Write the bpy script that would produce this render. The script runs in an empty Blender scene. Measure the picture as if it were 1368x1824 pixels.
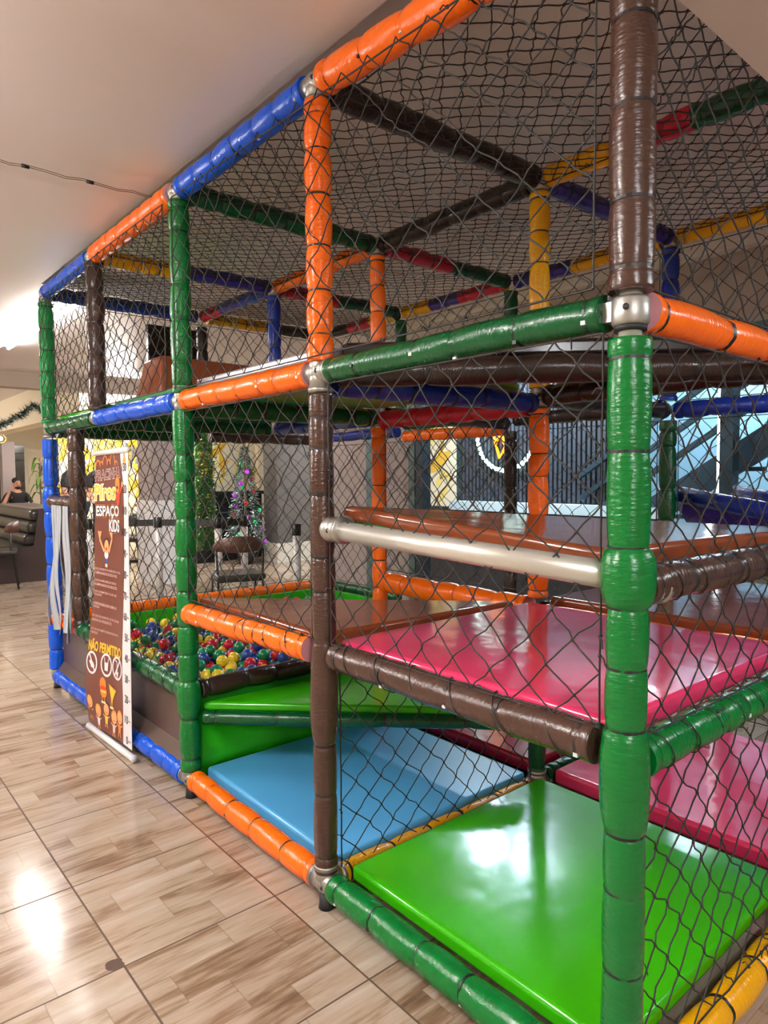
import bpy, bmesh, math, random
from mathutils import Vector, Matrix, Euler, noise
random.seed(7)
S = bpy.context.scene
COL = S.collection
PI = math.pi

# ------------------------------------------------------------------ materials
def lin(c):
    c = c / 255.0
    return c / 12.92 if c <= 0.04045 else ((c + 0.055) / 1.055) ** 2.4
def rgb(r, g, b): return (lin(r), lin(g), lin(b), 1.0)

def principled(name, color, rough=0.5, metal=0.0, coat=0.0, emit=None, estr=0.0, spec=0.5):
    m = bpy.data.materials.new(name); m.use_nodes = True
    b = m.node_tree.nodes['Principled BSDF']
    b.inputs['Base Color'].default_value = color
    b.inputs['Roughness'].default_value = rough
    b.inputs['Metallic'].default_value = metal
    b.inputs['Coat Weight'].default_value = coat
    b.inputs['Coat Roughness'].default_value = 0.12
    b.inputs['Specular IOR Level'].default_value = spec
    if emit:
        b.inputs['Emission Color'].default_value = emit
        b.inputs['Emission Strength'].default_value = estr
    return m

def bumped(name, color, rough, scale, nscale, strength, dist=0.01, coat=0.0, metal=0.0, detail=3, vary=0.0, spec=0.5):
    m = principled(name, color, rough, metal, coat, spec=spec)
    nt = m.node_tree; N = nt.nodes; L = nt.links
    b = N['Principled BSDF']
    tc = N.new('ShaderNodeTexCoord'); mp = N.new('ShaderNodeMapping')
    mp.inputs['Scale'].default_value = scale
    L.new(tc.outputs['Object'], mp.inputs['Vector'])
    nz = N.new('ShaderNodeTexNoise'); nz.inputs['Scale'].default_value = nscale
    nz.inputs['Detail'].default_value = detail
    L.new(mp.outputs['Vector'], nz.inputs['Vector'])
    bp = N.new('ShaderNodeBump'); bp.inputs['Strength'].default_value = strength
    bp.inputs['Distance'].default_value = dist
    L.new(nz.outputs['Fac'], bp.inputs['Height'])
    L.new(bp.outputs['Normal'], b.inputs['Normal'])
    if vary > 0:
        mx = N.new('ShaderNodeMix'); mx.data_type = 'RGBA'
        mx.inputs['A'].default_value = tuple(c * (1 - vary) for c in color[:3]) + (1,)
        mx.inputs['B'].default_value = tuple(min(1, c * (1 + vary)) for c in color[:3]) + (1,)
        L.new(nz.outputs['Fac'], mx.inputs['Factor'])
        L.new(mx.outputs['Result'], b.inputs['Base Color'])
    return m

def vinyl(name, color):            # wrinkled shiny sleeve: wrinkles run round the local z axis
    return bumped(name, color, 0.2, (24, 24, 84), 1.4, 0.5, 0.006, coat=0.12, detail=5, spec=0.4)
V = {
 'green': vinyl('green_vinyl', rgb(0, 108, 42)), 'dgreen': vinyl('dark_green_vinyl', rgb(2, 80, 40)),
 'lit_green': vinyl('lamplit_green_vinyl', rgb(22, 150, 72)),  # green made lighter to carry the lamp's light on one post
 'brown': vinyl('brown_vinyl', rgb(72, 50, 42)), 'dbrown': vinyl('dark_brown_vinyl', rgb(46, 33, 29)),
 'orange': vinyl('orange_vinyl', rgb(252, 112, 16)), 'blue': vinyl('blue_vinyl', rgb(0, 84, 214)),
 'yellow': vinyl('yellow_vinyl', rgb(240, 172, 10)), 'purple': vinyl('purple_vinyl', rgb(58, 44, 140)),
 'red': vinyl('red_vinyl', rgb(196, 20, 52)), 'navy': vinyl('navy_vinyl', rgb(24, 50, 150)),
}
def matvinyl(name, color, rough=0.22): return bumped(name, color, rough, (1, 1, 1), 7, 0.12, 0.02, coat=0.15, detail=2)
M = {
 'lime_mat': matvinyl('lime_mat_vinyl', rgb(56, 176, 12), 0.18), 'blue_mat': matvinyl('blue_mat_vinyl', rgb(84, 168, 224), 0.34),
 'pink_mat': matvinyl('pink_mat_vinyl', rgb(236, 62, 110), 0.11), 'brown_mat': matvinyl('brown_mat_vinyl', rgb(132, 68, 40), 0.13),
 'red_mat': matvinyl('red_mat_vinyl', rgb(190, 34, 62), 0.15), 'black_mat': matvinyl('black_mat_vinyl', rgb(34, 28, 28), 0.25),
 'green_mat': matvinyl('green_mat_vinyl', rgb(20, 130, 70)), 'grey_mat': matvinyl('grey_mat_vinyl', rgb(160, 158, 166)),
 'olive_mat': matvinyl('olive_mat_vinyl', rgb(120, 150, 62), 0.4),
 'green_panel': bumped('green_panel_vinyl', rgb(34, 172, 14), 0.35, (6, 6, 6), 3, 0.2, 0.02),
 'brown_panel': bumped('taupe_panel_vinyl', rgb(88, 70, 62), 0.33, (3, 3, 3), 2, 0.1, 0.02),
 'tie_black': principled('black_tie', rgb(22, 22, 24), 0.45), 'tie_white': principled('white_tie', rgb(220, 222, 225), 0.4),
 'metal': bumped('cast_aluminium', rgb(176, 174, 168), 0.42, (1, 1, 1), 60, 0.12, 0.003, metal=0.85),
 'pipe': bumped('galvanised_pipe', rgb(214, 210, 200), 0.34, (20, 20, 2), 3, 0.05, 0.003, metal=0.55),
 'rubber': principled('black_rubber', rgb(24, 24, 26), 0.6),
 'net': bumped('black_net_cord', rgb(38, 35, 33), 0.65, (1, 1, 1), 500, 0.3, 0.002),
 'foam': principled('pink_foam', rgb(214, 150, 160), 0.8),
 'white': principled('white_plastic', rgb(236, 234, 236), 0.35), 'offwhite': principled('offwhite_paint', rgb(232, 224, 208), 0.6),
 'strip': principled('grey_fabric_strip', rgb(176, 182, 190), 0.7),
 'black': principled('black_paint', rgb(18, 18, 20), 0.4), 'dark': principled('charcoal', rgb(40, 38, 40), 0.5),
 'leather': bumped('black_leather', rgb(52, 48, 44), 0.3, (1, 1, 1), 30, 0.1, 0.01, coat=0.2),
 'wood_dark': bumped('dark_wood', rgb(92, 58, 42), 0.45, (3, 30, 30), 2, 0.1, 0.01, vary=0.35),
 'laminate': bumped('dark_brown_laminate', rgb(62, 48, 46), 0.5, (2, 2, 20), 2, 0.05, 0.01, vary=0.12),
 'skin': principled('skin', rgb(206, 150, 122), 0.5), 'skin_dark': principled('tan_skin', rgb(196, 138, 112), 0.5),
 'hair': principled('dark_hair', rgb(38, 26, 22), 0.6), 'cloth_black': principled('black_cloth', rgb(34, 32, 34), 0.85),
 'cloth_blue': principled('dark_denim', rgb(40, 46, 66), 0.85), 'lips': principled('lip', rgb(160, 90, 84), 0.5),
 'eye': principled('dark_eye', rgb(24, 18, 16), 0.3),
 'leaf': principled('green_leaf', rgb(96, 132, 60), 0.45), 'stem': principled('brown_stem', rgb(120, 96, 70), 0.7),
 'gold': principled('gold_metal', rgb(214, 176, 92), 0.25, 0.9),
 'garland': principled('garland_needles', rgb(50, 72, 62), 0.6), 'tinsel': principled('silver_tinsel', rgb(186, 200, 198), 0.3, 0.5),
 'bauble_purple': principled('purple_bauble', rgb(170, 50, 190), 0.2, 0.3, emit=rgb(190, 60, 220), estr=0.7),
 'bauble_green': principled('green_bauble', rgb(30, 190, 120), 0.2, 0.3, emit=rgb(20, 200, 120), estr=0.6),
 'bauble_red': principled('red_bauble', rgb(200, 40, 50), 0.2, 0.3),
 'hedge_leaf': principled('hedge_leaf', rgb(66, 112, 52), 0.5), 'hedge_leaf_y': principled('yellow_hedge_leaf', rgb(190, 170, 60), 0.5),
 'pillar': bumped('mauve_grey_paint', rgb(166, 152, 148), 0.7, (1, 1, 1), 20, 0.05, 0.004),
 'pillar_dark': bumped('dark_grey_paint', rgb(104, 100, 96), 0.7, (1, 1, 1), 20, 0.05, 0.004),
 'cream': bumped('cream_paint', rgb(240, 226, 196), 0.7, (1, 1, 1), 20, 0.05, 0.004),
 'wall_beige': bumped('beige_paint', rgb(186, 172, 158), 0.75, (1, 1, 1), 14, 0.05, 0.004),
 'wall_pale': bumped('pale_blue_paint', rgb(216, 236, 246), 0.8, (1, 1, 1), 14, 0.05, 0.004),
 'wall_blue': bumped('light_blue_paint', rgb(150, 196, 220), 0.8, (1, 1, 1), 14, 0.05, 0.004),
 'steel_white': principled('white_enamel_post', rgb(216, 212, 210), 0.3, 0.1),
 'band': principled('black_belt', rgb(46, 44, 46), 0.6),
 'tube_light': principled('lamp_tube', (1, 1, 1, 1), 0.3, emit=(1.0, 0.93, 0.84, 1), estr=14),
 'cool_tube': principled('cool_lamp_tube', (1, 1, 1, 1), 0.3, emit=(0.8, 0.93, 1.0, 1), estr=7),
 'neon_orange': principled('orange_neon', rgb(255, 150, 30), 0.3, emit=rgb(255, 140, 18), estr=5),
 'neon_white': principled('white_led', rgb(240, 255, 250), 0.3, emit=rgb(214, 255, 244), estr=6),
 'frame_teal': principled('teal_grey_aluminium', rgb(96, 116, 118), 0.4, 0.3),
 'frame_dark': principled('dark_blue_grey_aluminium', rgb(48, 62, 74), 0.4, 0.3),
 'corrugated': bumped('dark_slatted_metal', rgb(58, 64, 74), 0.4, (1, 1, 1), 8, 0.05, 0.01),
 'stone': bumped('mottled_stone_plaster', rgb(120, 116, 98), 0.85, (1, 1, 1), 9, 0.4, 0.03, vary=0.4),
 'steel_blue': principled('dark_steel', rgb(44, 66, 80), 0.45, 0.3),
 'orange_paint': principled('orange_plastic', rgb(235, 140, 40), 0.4), 'glass_clear': None,
 'floral': bumped('warm_white_panel', rgb(255, 246, 220), 0.6, (1, 1, 1), 10, 0.03, 0.003),
 'petal_y': principled('yellow_petal_print', rgb(246, 200, 64), 0.6), 'petal_p': principled('pale_yellow_petal_print', rgb(252, 228, 130), 0.6),
 'script_grey': principled('grey_lettering', rgb(128, 126, 124), 0.5), 'twig': principled('dark_twig_print', rgb(70, 60, 40), 0.6),
 'door_glass': principled('dark_door_glass', rgb(40, 32, 30), 0.15, spec=0.6),
 'screen': principled('black_screen', rgb(12, 12, 13), 0.25),
}
BALL = {k: principled('ball_' + k, c, 0.28, coat=0.1) for k, c in
        dict(red=rgb(196, 28, 48), yellow=rgb(236, 200, 44), green=rgb(20, 122, 74), blue=rgb(34, 66, 140)).items()}
P_ = {  # banner inks
 'b_brown': principled('banner_brown_ink', rgb(116, 58, 48), 0.3, coat=0.2), 'b_white': principled('banner_white', rgb(240, 236, 240), 0.35),
 'b_orange': principled('banner_orange_ink', rgb(240, 140, 60), 0.35), 'b_yellow': principled('banner_yellow_ink', rgb(246, 206, 70), 0.35),
 'b_cream': principled('banner_cream_ink', rgb(255, 236, 200), 0.35), 'b_pink': principled('banner_pink_ink', rgb(236, 200, 196), 0.4),
 'b_black': principled('banner_black_ink', rgb(34, 26, 28), 0.4), 'b_red': principled('banner_red_ink', rgb(236, 60, 40), 0.35),
 'b_skin': principled('banner_skin_ink', rgb(246, 176, 120), 0.35), 'b_blue': principled('banner_blue_ink', rgb(50, 90, 170), 0.35),
 'b_dbrown': principled('banner_dark_brown_ink', rgb(76, 34, 30), 0.35), 'b_gold': principled('banner_gold_ink', rgb(232, 170, 40), 0.35),
}

# floor: square tiles printed with wood planks
def floor_material():
    m = principled('wood_print_floor_tile', rgb(190, 160, 130), 0.2, coat=0.0, spec=0.5)
    nt = m.node_tree; N = nt.nodes; L = nt.links; b = N['Principled BSDF']
    def node(t, **k):
        n = N.new(t)
        for a, v in k.items(): setattr(n, a, v)
        return n
    def math_(op, a, b_=None):
        n = node('ShaderNodeMath', operation=op)
        for i, v in enumerate((a, b_)):
            if v is None: continue
            if isinstance(v, (int, float)): n.inputs[i].default_value = v
            else: L.new(v, n.inputs[i])
        return n.outputs[0]
    geo = node('ShaderNodeNewGeometry'); sep = node('ShaderNodeSeparateXYZ')
    L.new(geo.outputs['Position'], sep.inputs[0])
    T = 0.4835
    tx = math_('DIVIDE', math_('ADD', sep.outputs['X'], 0.095), T)
    ty = math_('DIVIDE', math_('ADD', sep.outputs['Y'], -0.687), T)
    fx = math_('FRACT', tx); fy = math_('FRACT', ty)
    ix = math_('FLOOR', tx); iy = math_('FLOOR', ty)
    def edge(f): return math_('MINIMUM', f, math_('SUBTRACT', 1.0, f))
    dmin = math_('MINIMUM', edge(fx), edge(fy))
    grout = math_('LESS_THAN', dmin, 0.0060)
    wn = node('ShaderNodeTexWhiteNoise', noise_dimensions='2D')
    cmb = node('ShaderNodeCombineXYZ'); L.new(ix, cmb.inputs[0]); L.new(iy, cmb.inputs[1]); L.new(cmb.outputs[0], wn.inputs['Vector'])
    # planks within a tile run along x
    row = math_('FLOOR', math_('MULTIPLY', fy, 4.0))
    shift = math_('MULTIPLY', math_('FRACT', math_('MULTIPLY', math_('ADD', row, math_('MULTIPLY', ix, 0.0)), 0.37)), 1.0)
    px = math_('ADD', math_('MULTIPLY', fx, 1.55), shift)
    pid = math_('FLOOR', px)
    c2 = node('ShaderNodeCombineXYZ'); L.new(math_('ADD', math_('MULTIPLY', pid, 3.7), math_('MULTIPLY', ix, 11.3)), c2.inputs[0])
    L.new(math_('ADD', math_('MULTIPLY', row, 5.1), math_('MULTIPLY', iy, 7.9)), c2.inputs[1])
    w2 = node('ShaderNodeTexWhiteNoise', noise_dimensions='2D'); L.new(c2.outputs[0], w2.inputs['Vector'])
    # grain: noise stretched along x, shifted per plank
    gv = node('ShaderNodeCombineXYZ')
    L.new(math_('ADD', math_('MULTIPLY', sep.outputs['X'], 2.2), math_('MULTIPLY', w2.outputs['Value'], 40.0)), gv.inputs[0])
    L.new(math_('ADD', math_('MULTIPLY', sep.outputs['Y'], 12.0), math_('MULTIPLY', w2.outputs['Value'], 17.0)), gv.inputs[1])
    g1 = node('ShaderNodeTexNoise'); g1.inputs['Scale'].default_value = 1.0; g1.inputs['Detail'].default_value = 6; g1.inputs['Roughness'].default_value = 0.62
    g1.inputs['Distortion'].default_value = 0.6
    L.new(gv.outputs[0], g1.inputs['Vector'])
    gv2 = node('ShaderNodeVectorMath', operation='MULTIPLY'); gv2.inputs[1].default_value = (3.0, 7.0, 1)
    L.new(gv.outputs[0], gv2.inputs[0])
    g2 = node('ShaderNodeTexNoise'); g2.inputs['Scale'].default_value = 1.0; g2.inputs['Detail'].default_value = 4
    L.new(gv2.outputs[0], g2.inputs['Vector'])
    val = math_('ADD', math_('ADD', math_('MULTIPLY', g1.outputs['Fac'], 0.86), math_('MULTIPLY', g2.outputs['Fac'], 0.28)),
                math_('MULTIPLY', math_('SUBTRACT', w2.outputs['Value'], 0.5), 0.11))
    cr = node('ShaderNodeValToRGB'); e = cr.color_ramp.elements
    e[0].position = 0.30; e[0].color = rgb(98, 76, 60)
    e[1].position = 0.82; e[1].color = rgb(192, 177, 163)
    a = e.new(0.44); a.color = rgb(138, 112, 90)
    a = e.new(0.56); a.color = rgb(172, 151, 131)
    L.new(val, cr.inputs[0])
    pj = math_('LESS_THAN', math_('MINIMUM', math_('FRACT', px), math_('SUBTRACT', 1.0, math_('FRACT', px))), 0.006)
    fr = math_('FRACT', math_('MULTIPLY', fy, 4.0))
    pj2 = math_('LESS_THAN', edge(fr), 0.012)
    plank = math_('MULTIPLY', math_('MAXIMUM', pj, pj2), 0.35)
    mx = node('ShaderNodeMix', data_type='RGBA'); L.new(plank, mx.inputs['Factor']); L.new(cr.outputs[0], mx.inputs['A'])
    mx.inputs['B'].default_value = rgb(120, 92, 68)
    # chipped corner of one tile
    vd = node('ShaderNodeVectorMath', operation='DISTANCE'); L.new(geo.outputs['Position'], vd.inputs[0]); vd.inputs[1].default_value = (-0.597, 1.194, 0)
    cn = node('ShaderNodeTexNoise'); cn.inputs['Scale'].default_value = 40; L.new(geo.outputs['Position'], cn.inputs['Vector'])
    chip = math_('LESS_THAN', math_('ADD', vd.outputs['Value'], math_('MULTIPLY', cn.outputs['Fac'], 0.03)), 0.038)
    g3 = math_('MAXIMUM', grout, chip)
    mx2 = node('ShaderNodeMix', data_type='RGBA'); L.new(g3, mx2.inputs['Factor']); L.new(mx.outputs['Result'], mx2.inputs['A'])
    mx2.inputs['B'].default_value = rgb(84, 64, 52)
    L.new(mx2.outputs['Result'], b.inputs['Base Color'])
    rr = math_('ADD', math_('ADD', 0.075, math_('MULTIPLY', g2.outputs['Fac'], 0.16)), math_('MULTIPLY', g3, 0.5))
    L.new(rr, b.inputs['Roughness'])
    hb = math_('ADD', math_('MULTIPLY', math_('SUBTRACT', 1.0, g3), 1.0), math_('MULTIPLY', g2.outputs['Fac'], 0.10))
    bp = node('ShaderNodeBump'); bp.inputs['Strength'].default_value = 0.35; bp.inputs['Distance'].default_value = 0.003
    L.new(hb, bp.inputs['Height']); L.new(bp.outputs['Normal'], b.inputs['Normal'])
    return m
M['floor'] = floor_material()
M['ceiling'] = bumped('plaster_ceiling', rgb(228, 217, 212), 0.42, (1, 1, 1), 2.2, 0.12, 0.02, vary=0.02)

# ------------------------------------------------------------------ helpers
def tag(o, label=None, cat=None, group=None, kind=None):
    if label: o['label'] = label
    if cat: o['category'] = cat
    if group: o['group'] = group
    if kind: o['kind'] = kind
    return o
def thing(name, label, cat, loc=(0, 0, 0), rz=0.0, group=None):
    o = bpy.data.objects.new(name, None); COL.objects.link(o)
    o.empty_display_size = 0.1
    o.location = loc; o.rotation_euler = (0, 0, rz)
    return tag(o, label, cat, group)
def link(name, me, parent=None, matrix=None, label=None):
    o = bpy.data.objects.new(name, me); COL.objects.link(o)
    if parent: o.parent = parent
    if matrix is not None: o.matrix_basis = matrix
    if label: o['label'] = label
    return o

class MB:
    """collects shapes into one mesh"""
    def __init__(s): s.v = []; s.f = []; s.mi = []; s.mats = []; s.smooth = []
    def mat(s, m):
        if m not in s.mats: s.mats.append(m)
        return s.mats.index(m)
    def add(s, vs, fs, m, smooth=False):
        o = len(s.v); k = s.mat(m)
        s.v += [tuple(v) for v in vs]
        for f in fs: s.f.append(tuple(i + o for i in f)); s.mi.append(k); s.smooth.append(smooth)
    def box(s, a, b, m):
        (x0, y0, z0), (x1, y1, z1) = a, b
        s.add([(x0, y0, z0), (x1, y0, z0), (x1, y1, z0), (x0, y1, z0), (x0, y0, z1), (x1, y0, z1), (x1, y1, z1), (x0, y1, z1)],
              [(0, 3, 2, 1), (4, 5, 6, 7), (0, 1, 5, 4), (1, 2, 6, 5), (2, 3, 7, 6), (3, 0, 4, 7)], m)
    def prism(s, poly, z0, z1, m):      # poly: ccw list of (x, y)
        n = len(poly)
        vs = [(x, y, z0) for x, y in poly] + [(x, y, z1) for x, y in poly]
        s.add(vs, [tuple(range(n - 1, -1, -1)), tuple(range(n, 2 * n))] + [(i, (i + 1) % n, n + (i + 1) % n, n + i) for i in range(n)], m)
    def tube(s, pts, r, m, n=8, caps=True, smooth=True):
        pts = [Vector(p) for p in pts]; k = len(pts)
        rs = r if isinstance(r, (list, tuple)) else [r] * k
        vs = []; prev = None
        for i, p in enumerate(pts):
            t = (pts[min(i + 1, k - 1)] - pts[max(i - 1, 0)])
            if t.length < 1e-9: t = Vector((0, 0, 1))
            t.normalize()
            if prev is None:
                a = Vector((0, 0, 1)) if abs(t.z) < 0.9 else Vector((1, 0, 0))
                u = t.cross(a).normalized()
            else:
                u = (prev - t * prev.dot(t))
                u = u.normalized() if u.length > 1e-6 else t.orthogonal().normalized()
            prev = u; w = t.cross(u)
            for j in range(n):
                an = 2 * PI * j / n
                vs.append(p + (u * math.cos(an) + w * math.sin(an)) * rs[i])
        fs = []
        for i in range(k - 1):
            for j in range(n):
                fs.append((i * n + j, i * n + (j + 1) % n, (i + 1) * n + (j + 1) % n, (i + 1) * n + j))
        if caps: fs += [tuple(range(n - 1, -1, -1)), tuple(range((k - 1) * n, k * n))]
        s.add(vs, fs, m, smooth)
    def ball(s, c, r, m, n=12, k=8, sx=1, sy=1, sz=1):
        vs = [(c[0], c[1], c[2] - r * sz)]
        for i in range(1, k):
            th = PI * i / k
            for j in range(n):
                a = 2 * PI * j / n
                vs.append((c[0] + r * sx * math.sin(th) * math.cos(a), c[1] + r * sy * math.sin(th) * math.sin(a), c[2] - r * sz * math.cos(th)))
        vs.append((c[0], c[1], c[2] + r * sz)); e = len(vs) - 1
        fs = [(0, 1 + (j + 1) % n, 1 + j) for j in range(n)]
        for i in range(k - 2):
            for j in range(n):
                a = 1 + i * n
                fs.append((a + j, a + (j + 1) % n, a + n + (j + 1) % n, a + n + j))
        a = 1 + (k - 2) * n
        fs += [(a + j, a + (j + 1) % n, e) for j in range(n)]
        s.add(vs, fs, m, True)
    def quad(s, a, b, c, d, m): s.add([a, b, c, d], [(0, 1, 2, 3)], m)
    def mesh(s, name):
        me = bpy.data.meshes.new(name)
        me.from_pydata(s.v, [], s.f)
        for m in s.mats: me.materials.append(m)
        me.polygons.foreach_set('material_index', s.mi)
        me.polygons.foreach_set('use_smooth', s.smooth)
        me.update(); return me
    def build(s, name, parent=None, matrix=None, label=None, bevel=0, seg=3):
        me = s.mesh(name)
        if bevel:
            bm = bmesh.new(); bm.from_mesh(me)
            bmesh.ops.remove_doubles(bm, verts=bm.verts, dist=1e-5)
            es = [e for e in bm.edges if len(e.link_faces) == 2 and e.calc_face_angle(0) > 0.5]
            rs = bmesh.ops.bevel(bm, geom=es, offset=bevel, segments=seg, affect='EDGES', profile=0.5, clamp_overlap=True)
            for f in bm.faces: f.smooth = False
            for f in rs['faces']: f.smooth = True
            bm.to_mesh(me); bm.free()
        return link(name, me, parent, matrix, label)

def one(fn, *a, **k):
    b = MB(); getattr(b, fn)(*a, **k); return b
def zrot(p0, p1):
    d = (Vector(p1) - Vector(p0)); q = d.normalized().to_track_quat('Z', 'Y')
    return Matrix.Translation(p0) @ q.to_matrix().to_4x4(), d.length

# ------------------------------------------------------------------ room shell
def struct(name, b, label=None, **k):
    o = b.build(name, **k); tag(o, label, None, None, 'structure'); return o
struct('floor', one('box', (-6, -6, -0.1), (9.5, 18, 0), M['floor']), 'brown wood-print tile floor')
b = MB()
b.box((-6, -6, 2.62), (0.03, 18, 2.8), M['ceiling'])            # lower ceiling along the front of the play frame
b.box((0.03, -6, 2.62), (9.5, 0.24, 2.8), M['ceiling'])
b.box((0.03, 4.2, 2.62), (9.5, 18, 2.8), M['ceiling'])
b.box((0.03, 0.24, 2.76), (2.98, 4.2, 2.8), M['ceiling'])       # recess over the play frame
b.box((2.98, 0.24, 3.2), (9.5, 4.2, 3.3), M['ceiling'])
struct('ceiling', b, 'beige plaster ceiling')
# wall on the far (x+) side: lintel with a bright cornice above a wide opening
struct('wall_back', one('box', (2.98, -3.0, 2.22), (3.16, 5.3, 3.2), M['wall_beige']), 'beige wall band above the opening behind the play frame')
struct('trim_1', one('box', (2.9, -3.0, 2.64), (2.978, 5.3, 2.755), M['offwhite']), 'white cornice strip along the wall band')
struct('trim_2', one('box', (2.96, -3.0, 2.17), (3.17, 4.4, 2.218), M['frame_teal']), 'dark frame under the wall band')
struct('beam_3', one('box', (-.1, -2.6, 2.232), (9.4, -.052, 2.6), M['ceiling']), 'dropped plaster soffit beside the near post')
struct('wall_near', one('box', (-6, -6.2, 0), (9.5, -6.0, 3.3), M['cream']))
struct('wall_left', one('box', (-6.2, -6, 0), (-6.0, 18, 3.3), M['cream']))
struct('wall_right', one('box', (9.5, -6, 0), (9.7, 18, 3.3), M['wall_pale']))
struct('wall_far', one('box', (-6, 18.0, 0), (9.5, 18.2, 3.3), M['cream']), 'cream wall at the far end of the dining room')
struct('beam_1', one('box', (-6, 8.4, 2.44), (6.5, 8.62, 2.62), M['wall_beige']), 'beam across the ceiling over the dining room')
struct('beam_2', one('box', (1.32, 8.64, 2.12), (1.56, 17.9, 2.618), M['cream']), 'cream beam running to the far wall')

# ------------------------------------------------------------------ play frame
AX, AY = 1.053, 1.0
FR = thing('playground_frame', 'tall indoor play frame of padded posts and rails in many colours on tiled floor', 'play structure')
ZB, ZW, ZP, ZM, ZT = 0.084, 0.454, 0.812, 1.669, 2.513
def node(i, j, z):
    y = j * AY
    if i == 0 and j == 1: y += 0.016
    if i == 0 and j == 3: y += 0.06
    if i == 0 and j == 0 and z > 2.4: z = 2.432
    return Vector((i * AX, y, z))

def sleeve(p0, p1, R, colors, ties=None, seg=0.16, name='rail', tie_objs=False, bulge=None, pinch=0.78, label=None, wob=0.006, n=20):
    """padded sleeve from p0 to p1, tied in at intervals. colors: list of (end fraction, key). ties: fractions of the length"""
    mat, Ln = zrot(p0, p1)
    rnd = random.Random(int(abs(p0[0] * 131 + p0[1] * 577 + p0[2] * 991 + p1[2] * 77) * 1000))
    if ties is None:
        k = max(2, round(Ln / seg)); ties = []
        for i in range(1, k): ties.append((i + rnd.uniform(-0.22, 0.22)) / k)
        ties = [0.035] + ties + [0.965] if Ln > 0.5 else ties
    ts = sorted(ties); stops = [0.0] + ts + [1.0]
    mb = MB(); rings = []
    ph = rnd.uniform(0, 9)
    for s0, s1 in zip(stops[:-1], stops[1:]):
        L_ = (s1 - s0) * Ln
        q = [0.0, 0.035, 0.1, 0.22, 0.38, 0.5, 0.62, 0.78, 0.9, 0.965] if L_ > 0.05 else [0.0, 0.2, 0.5, 0.8]
        bl = 1.0
        if bulge:
            for a, c in bulge:
                if s0 - 1e-3 <= a <= s1: bl = c
        first, last = (s0 == 0.0), (s1 == 1.0)
        for t in q:
            e = abs(2 * t - 1)
            if first and t < 0.5: e *= 0.55
            if last and t > 0.5: e *= 0.55
            rr = R * (pinch + (bl - pinch) * math.sqrt(max(0, 1 - e ** 2.6)))
            rings.append((s0 + t * (s1 - s0), rr, e if not ((first and t < .5) or (last and t > .5)) else 0))
    rings.append((1.0, R * 0.97, 0))
    vs = []
    for t, rr, e in rings:
        off = Vector((noise.noise((t * 4 + ph, 1.3, 0)), noise.noise((t * 4 + ph, 7.7, 0)), 0)) * wob * math.sin(PI * min(1, max(0, t)))
        pleat = max(0.0, e - 0.55) * 0.13
        for j in range(n):
            a = 2 * PI * j / n
            r2 = rr * (1 + pleat * noise.noise((math.cos(a) * 3.3 + ph, math.sin(a) * 3.3, t * 2)) * 1.5
                       + 0.035 * noise.noise((math.cos(a) * 1.2, math.sin(a) * 1.2 + ph, t * Ln * 9)))
            vs.append((off.x + r2 * math.cos(a), off.y + r2 * math.sin(a), t * Ln))
    o = len(rings)
    cols = colors if isinstance(colors, list) else [(1.0, colors)]
    mb.v = [tuple(v) for v in vs]
    for i in range(o - 1):
        tm = 0.5 * (rings[i][0] + rings[i + 1][0])
        key = next((c for f, c in cols if tm <= f + 1e-6), cols[-1][1])
        groove = rings[i][2] > 0.985
        k = mb.mat(M['tie_black'] if (groove and not tie_objs) else V[key])
        for j in range(n):
            mb.f.append((i * n + j, i * n + (j + 1) % n, (i + 1) * n + (j + 1) % n, (i + 1) * n + j)); mb.mi.append(k); mb.smooth.append(True)
    k = mb.mat(M['foam'] if cols[0][1] == 'orange' and name == 'rail' else V[cols[0][1]])
    mb.f += [tuple(range(n - 1, -1, -1)), tuple(range((o - 1) * n, o * n))]; mb.mi += [k, k]; mb.smooth += [False, False]
    ob = mb.build(name, FR, mat, label)
    if tie_objs:
        for t in ts:
            tb = MB(); r3 = R * pinch + 0.0016
            pts = [(r3 * math.cos(2 * PI * j / 24), r3 * math.sin(2 * PI * j / 24), 0) for j in range(25)]
            w = 0.0028
            vs = []
            for j in range(24):
                a = 2 * PI * j / 24; c, s_ = math.cos(a), math.sin(a)
                vs += [((r3 - .004) * c, (r3 - .004) * s_, -w), (r3 * c, r3 * s_, -w), (r3 * c, r3 * s_, w), ((r3 - .004) * c, (r3 - .004) * s_, w)]
            fs = []
            for j in range(24):
                a, c = j * 4, ((j + 1) % 24) * 4
                for q in range(4): fs.append((a + q, c + q, c + (q + 1) % 4, a + (q + 1) % 4))
            tb.add(vs, fs, M['tie_black'], False)
            hd = rnd.uniform(3.3, 4.6)
            c, s_ = math.cos(hd) * r3, math.sin(hd) * r3
            tb.box((c - .004, s_ - .004, -.005), (c + .004, s_ + .004, .005), M['tie_white' if rnd.random() < .35 else 'tie_black'])
            tb.build('cable_tie', ob, Matrix.Translation((0, 0, t * Ln)))
    return ob

def post(i, j, z0, z1, key, R=0.040, zt=None, **k):
    a, c = node(i, j, z0), node(i, j, z1)
    ties = [(z - z0) / (z1 - z0) for z in zt] if zt else None
    return sleeve(a, c, R, key, ties, name='post', **k)
lab = lambda c: c + ' padded post'
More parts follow.
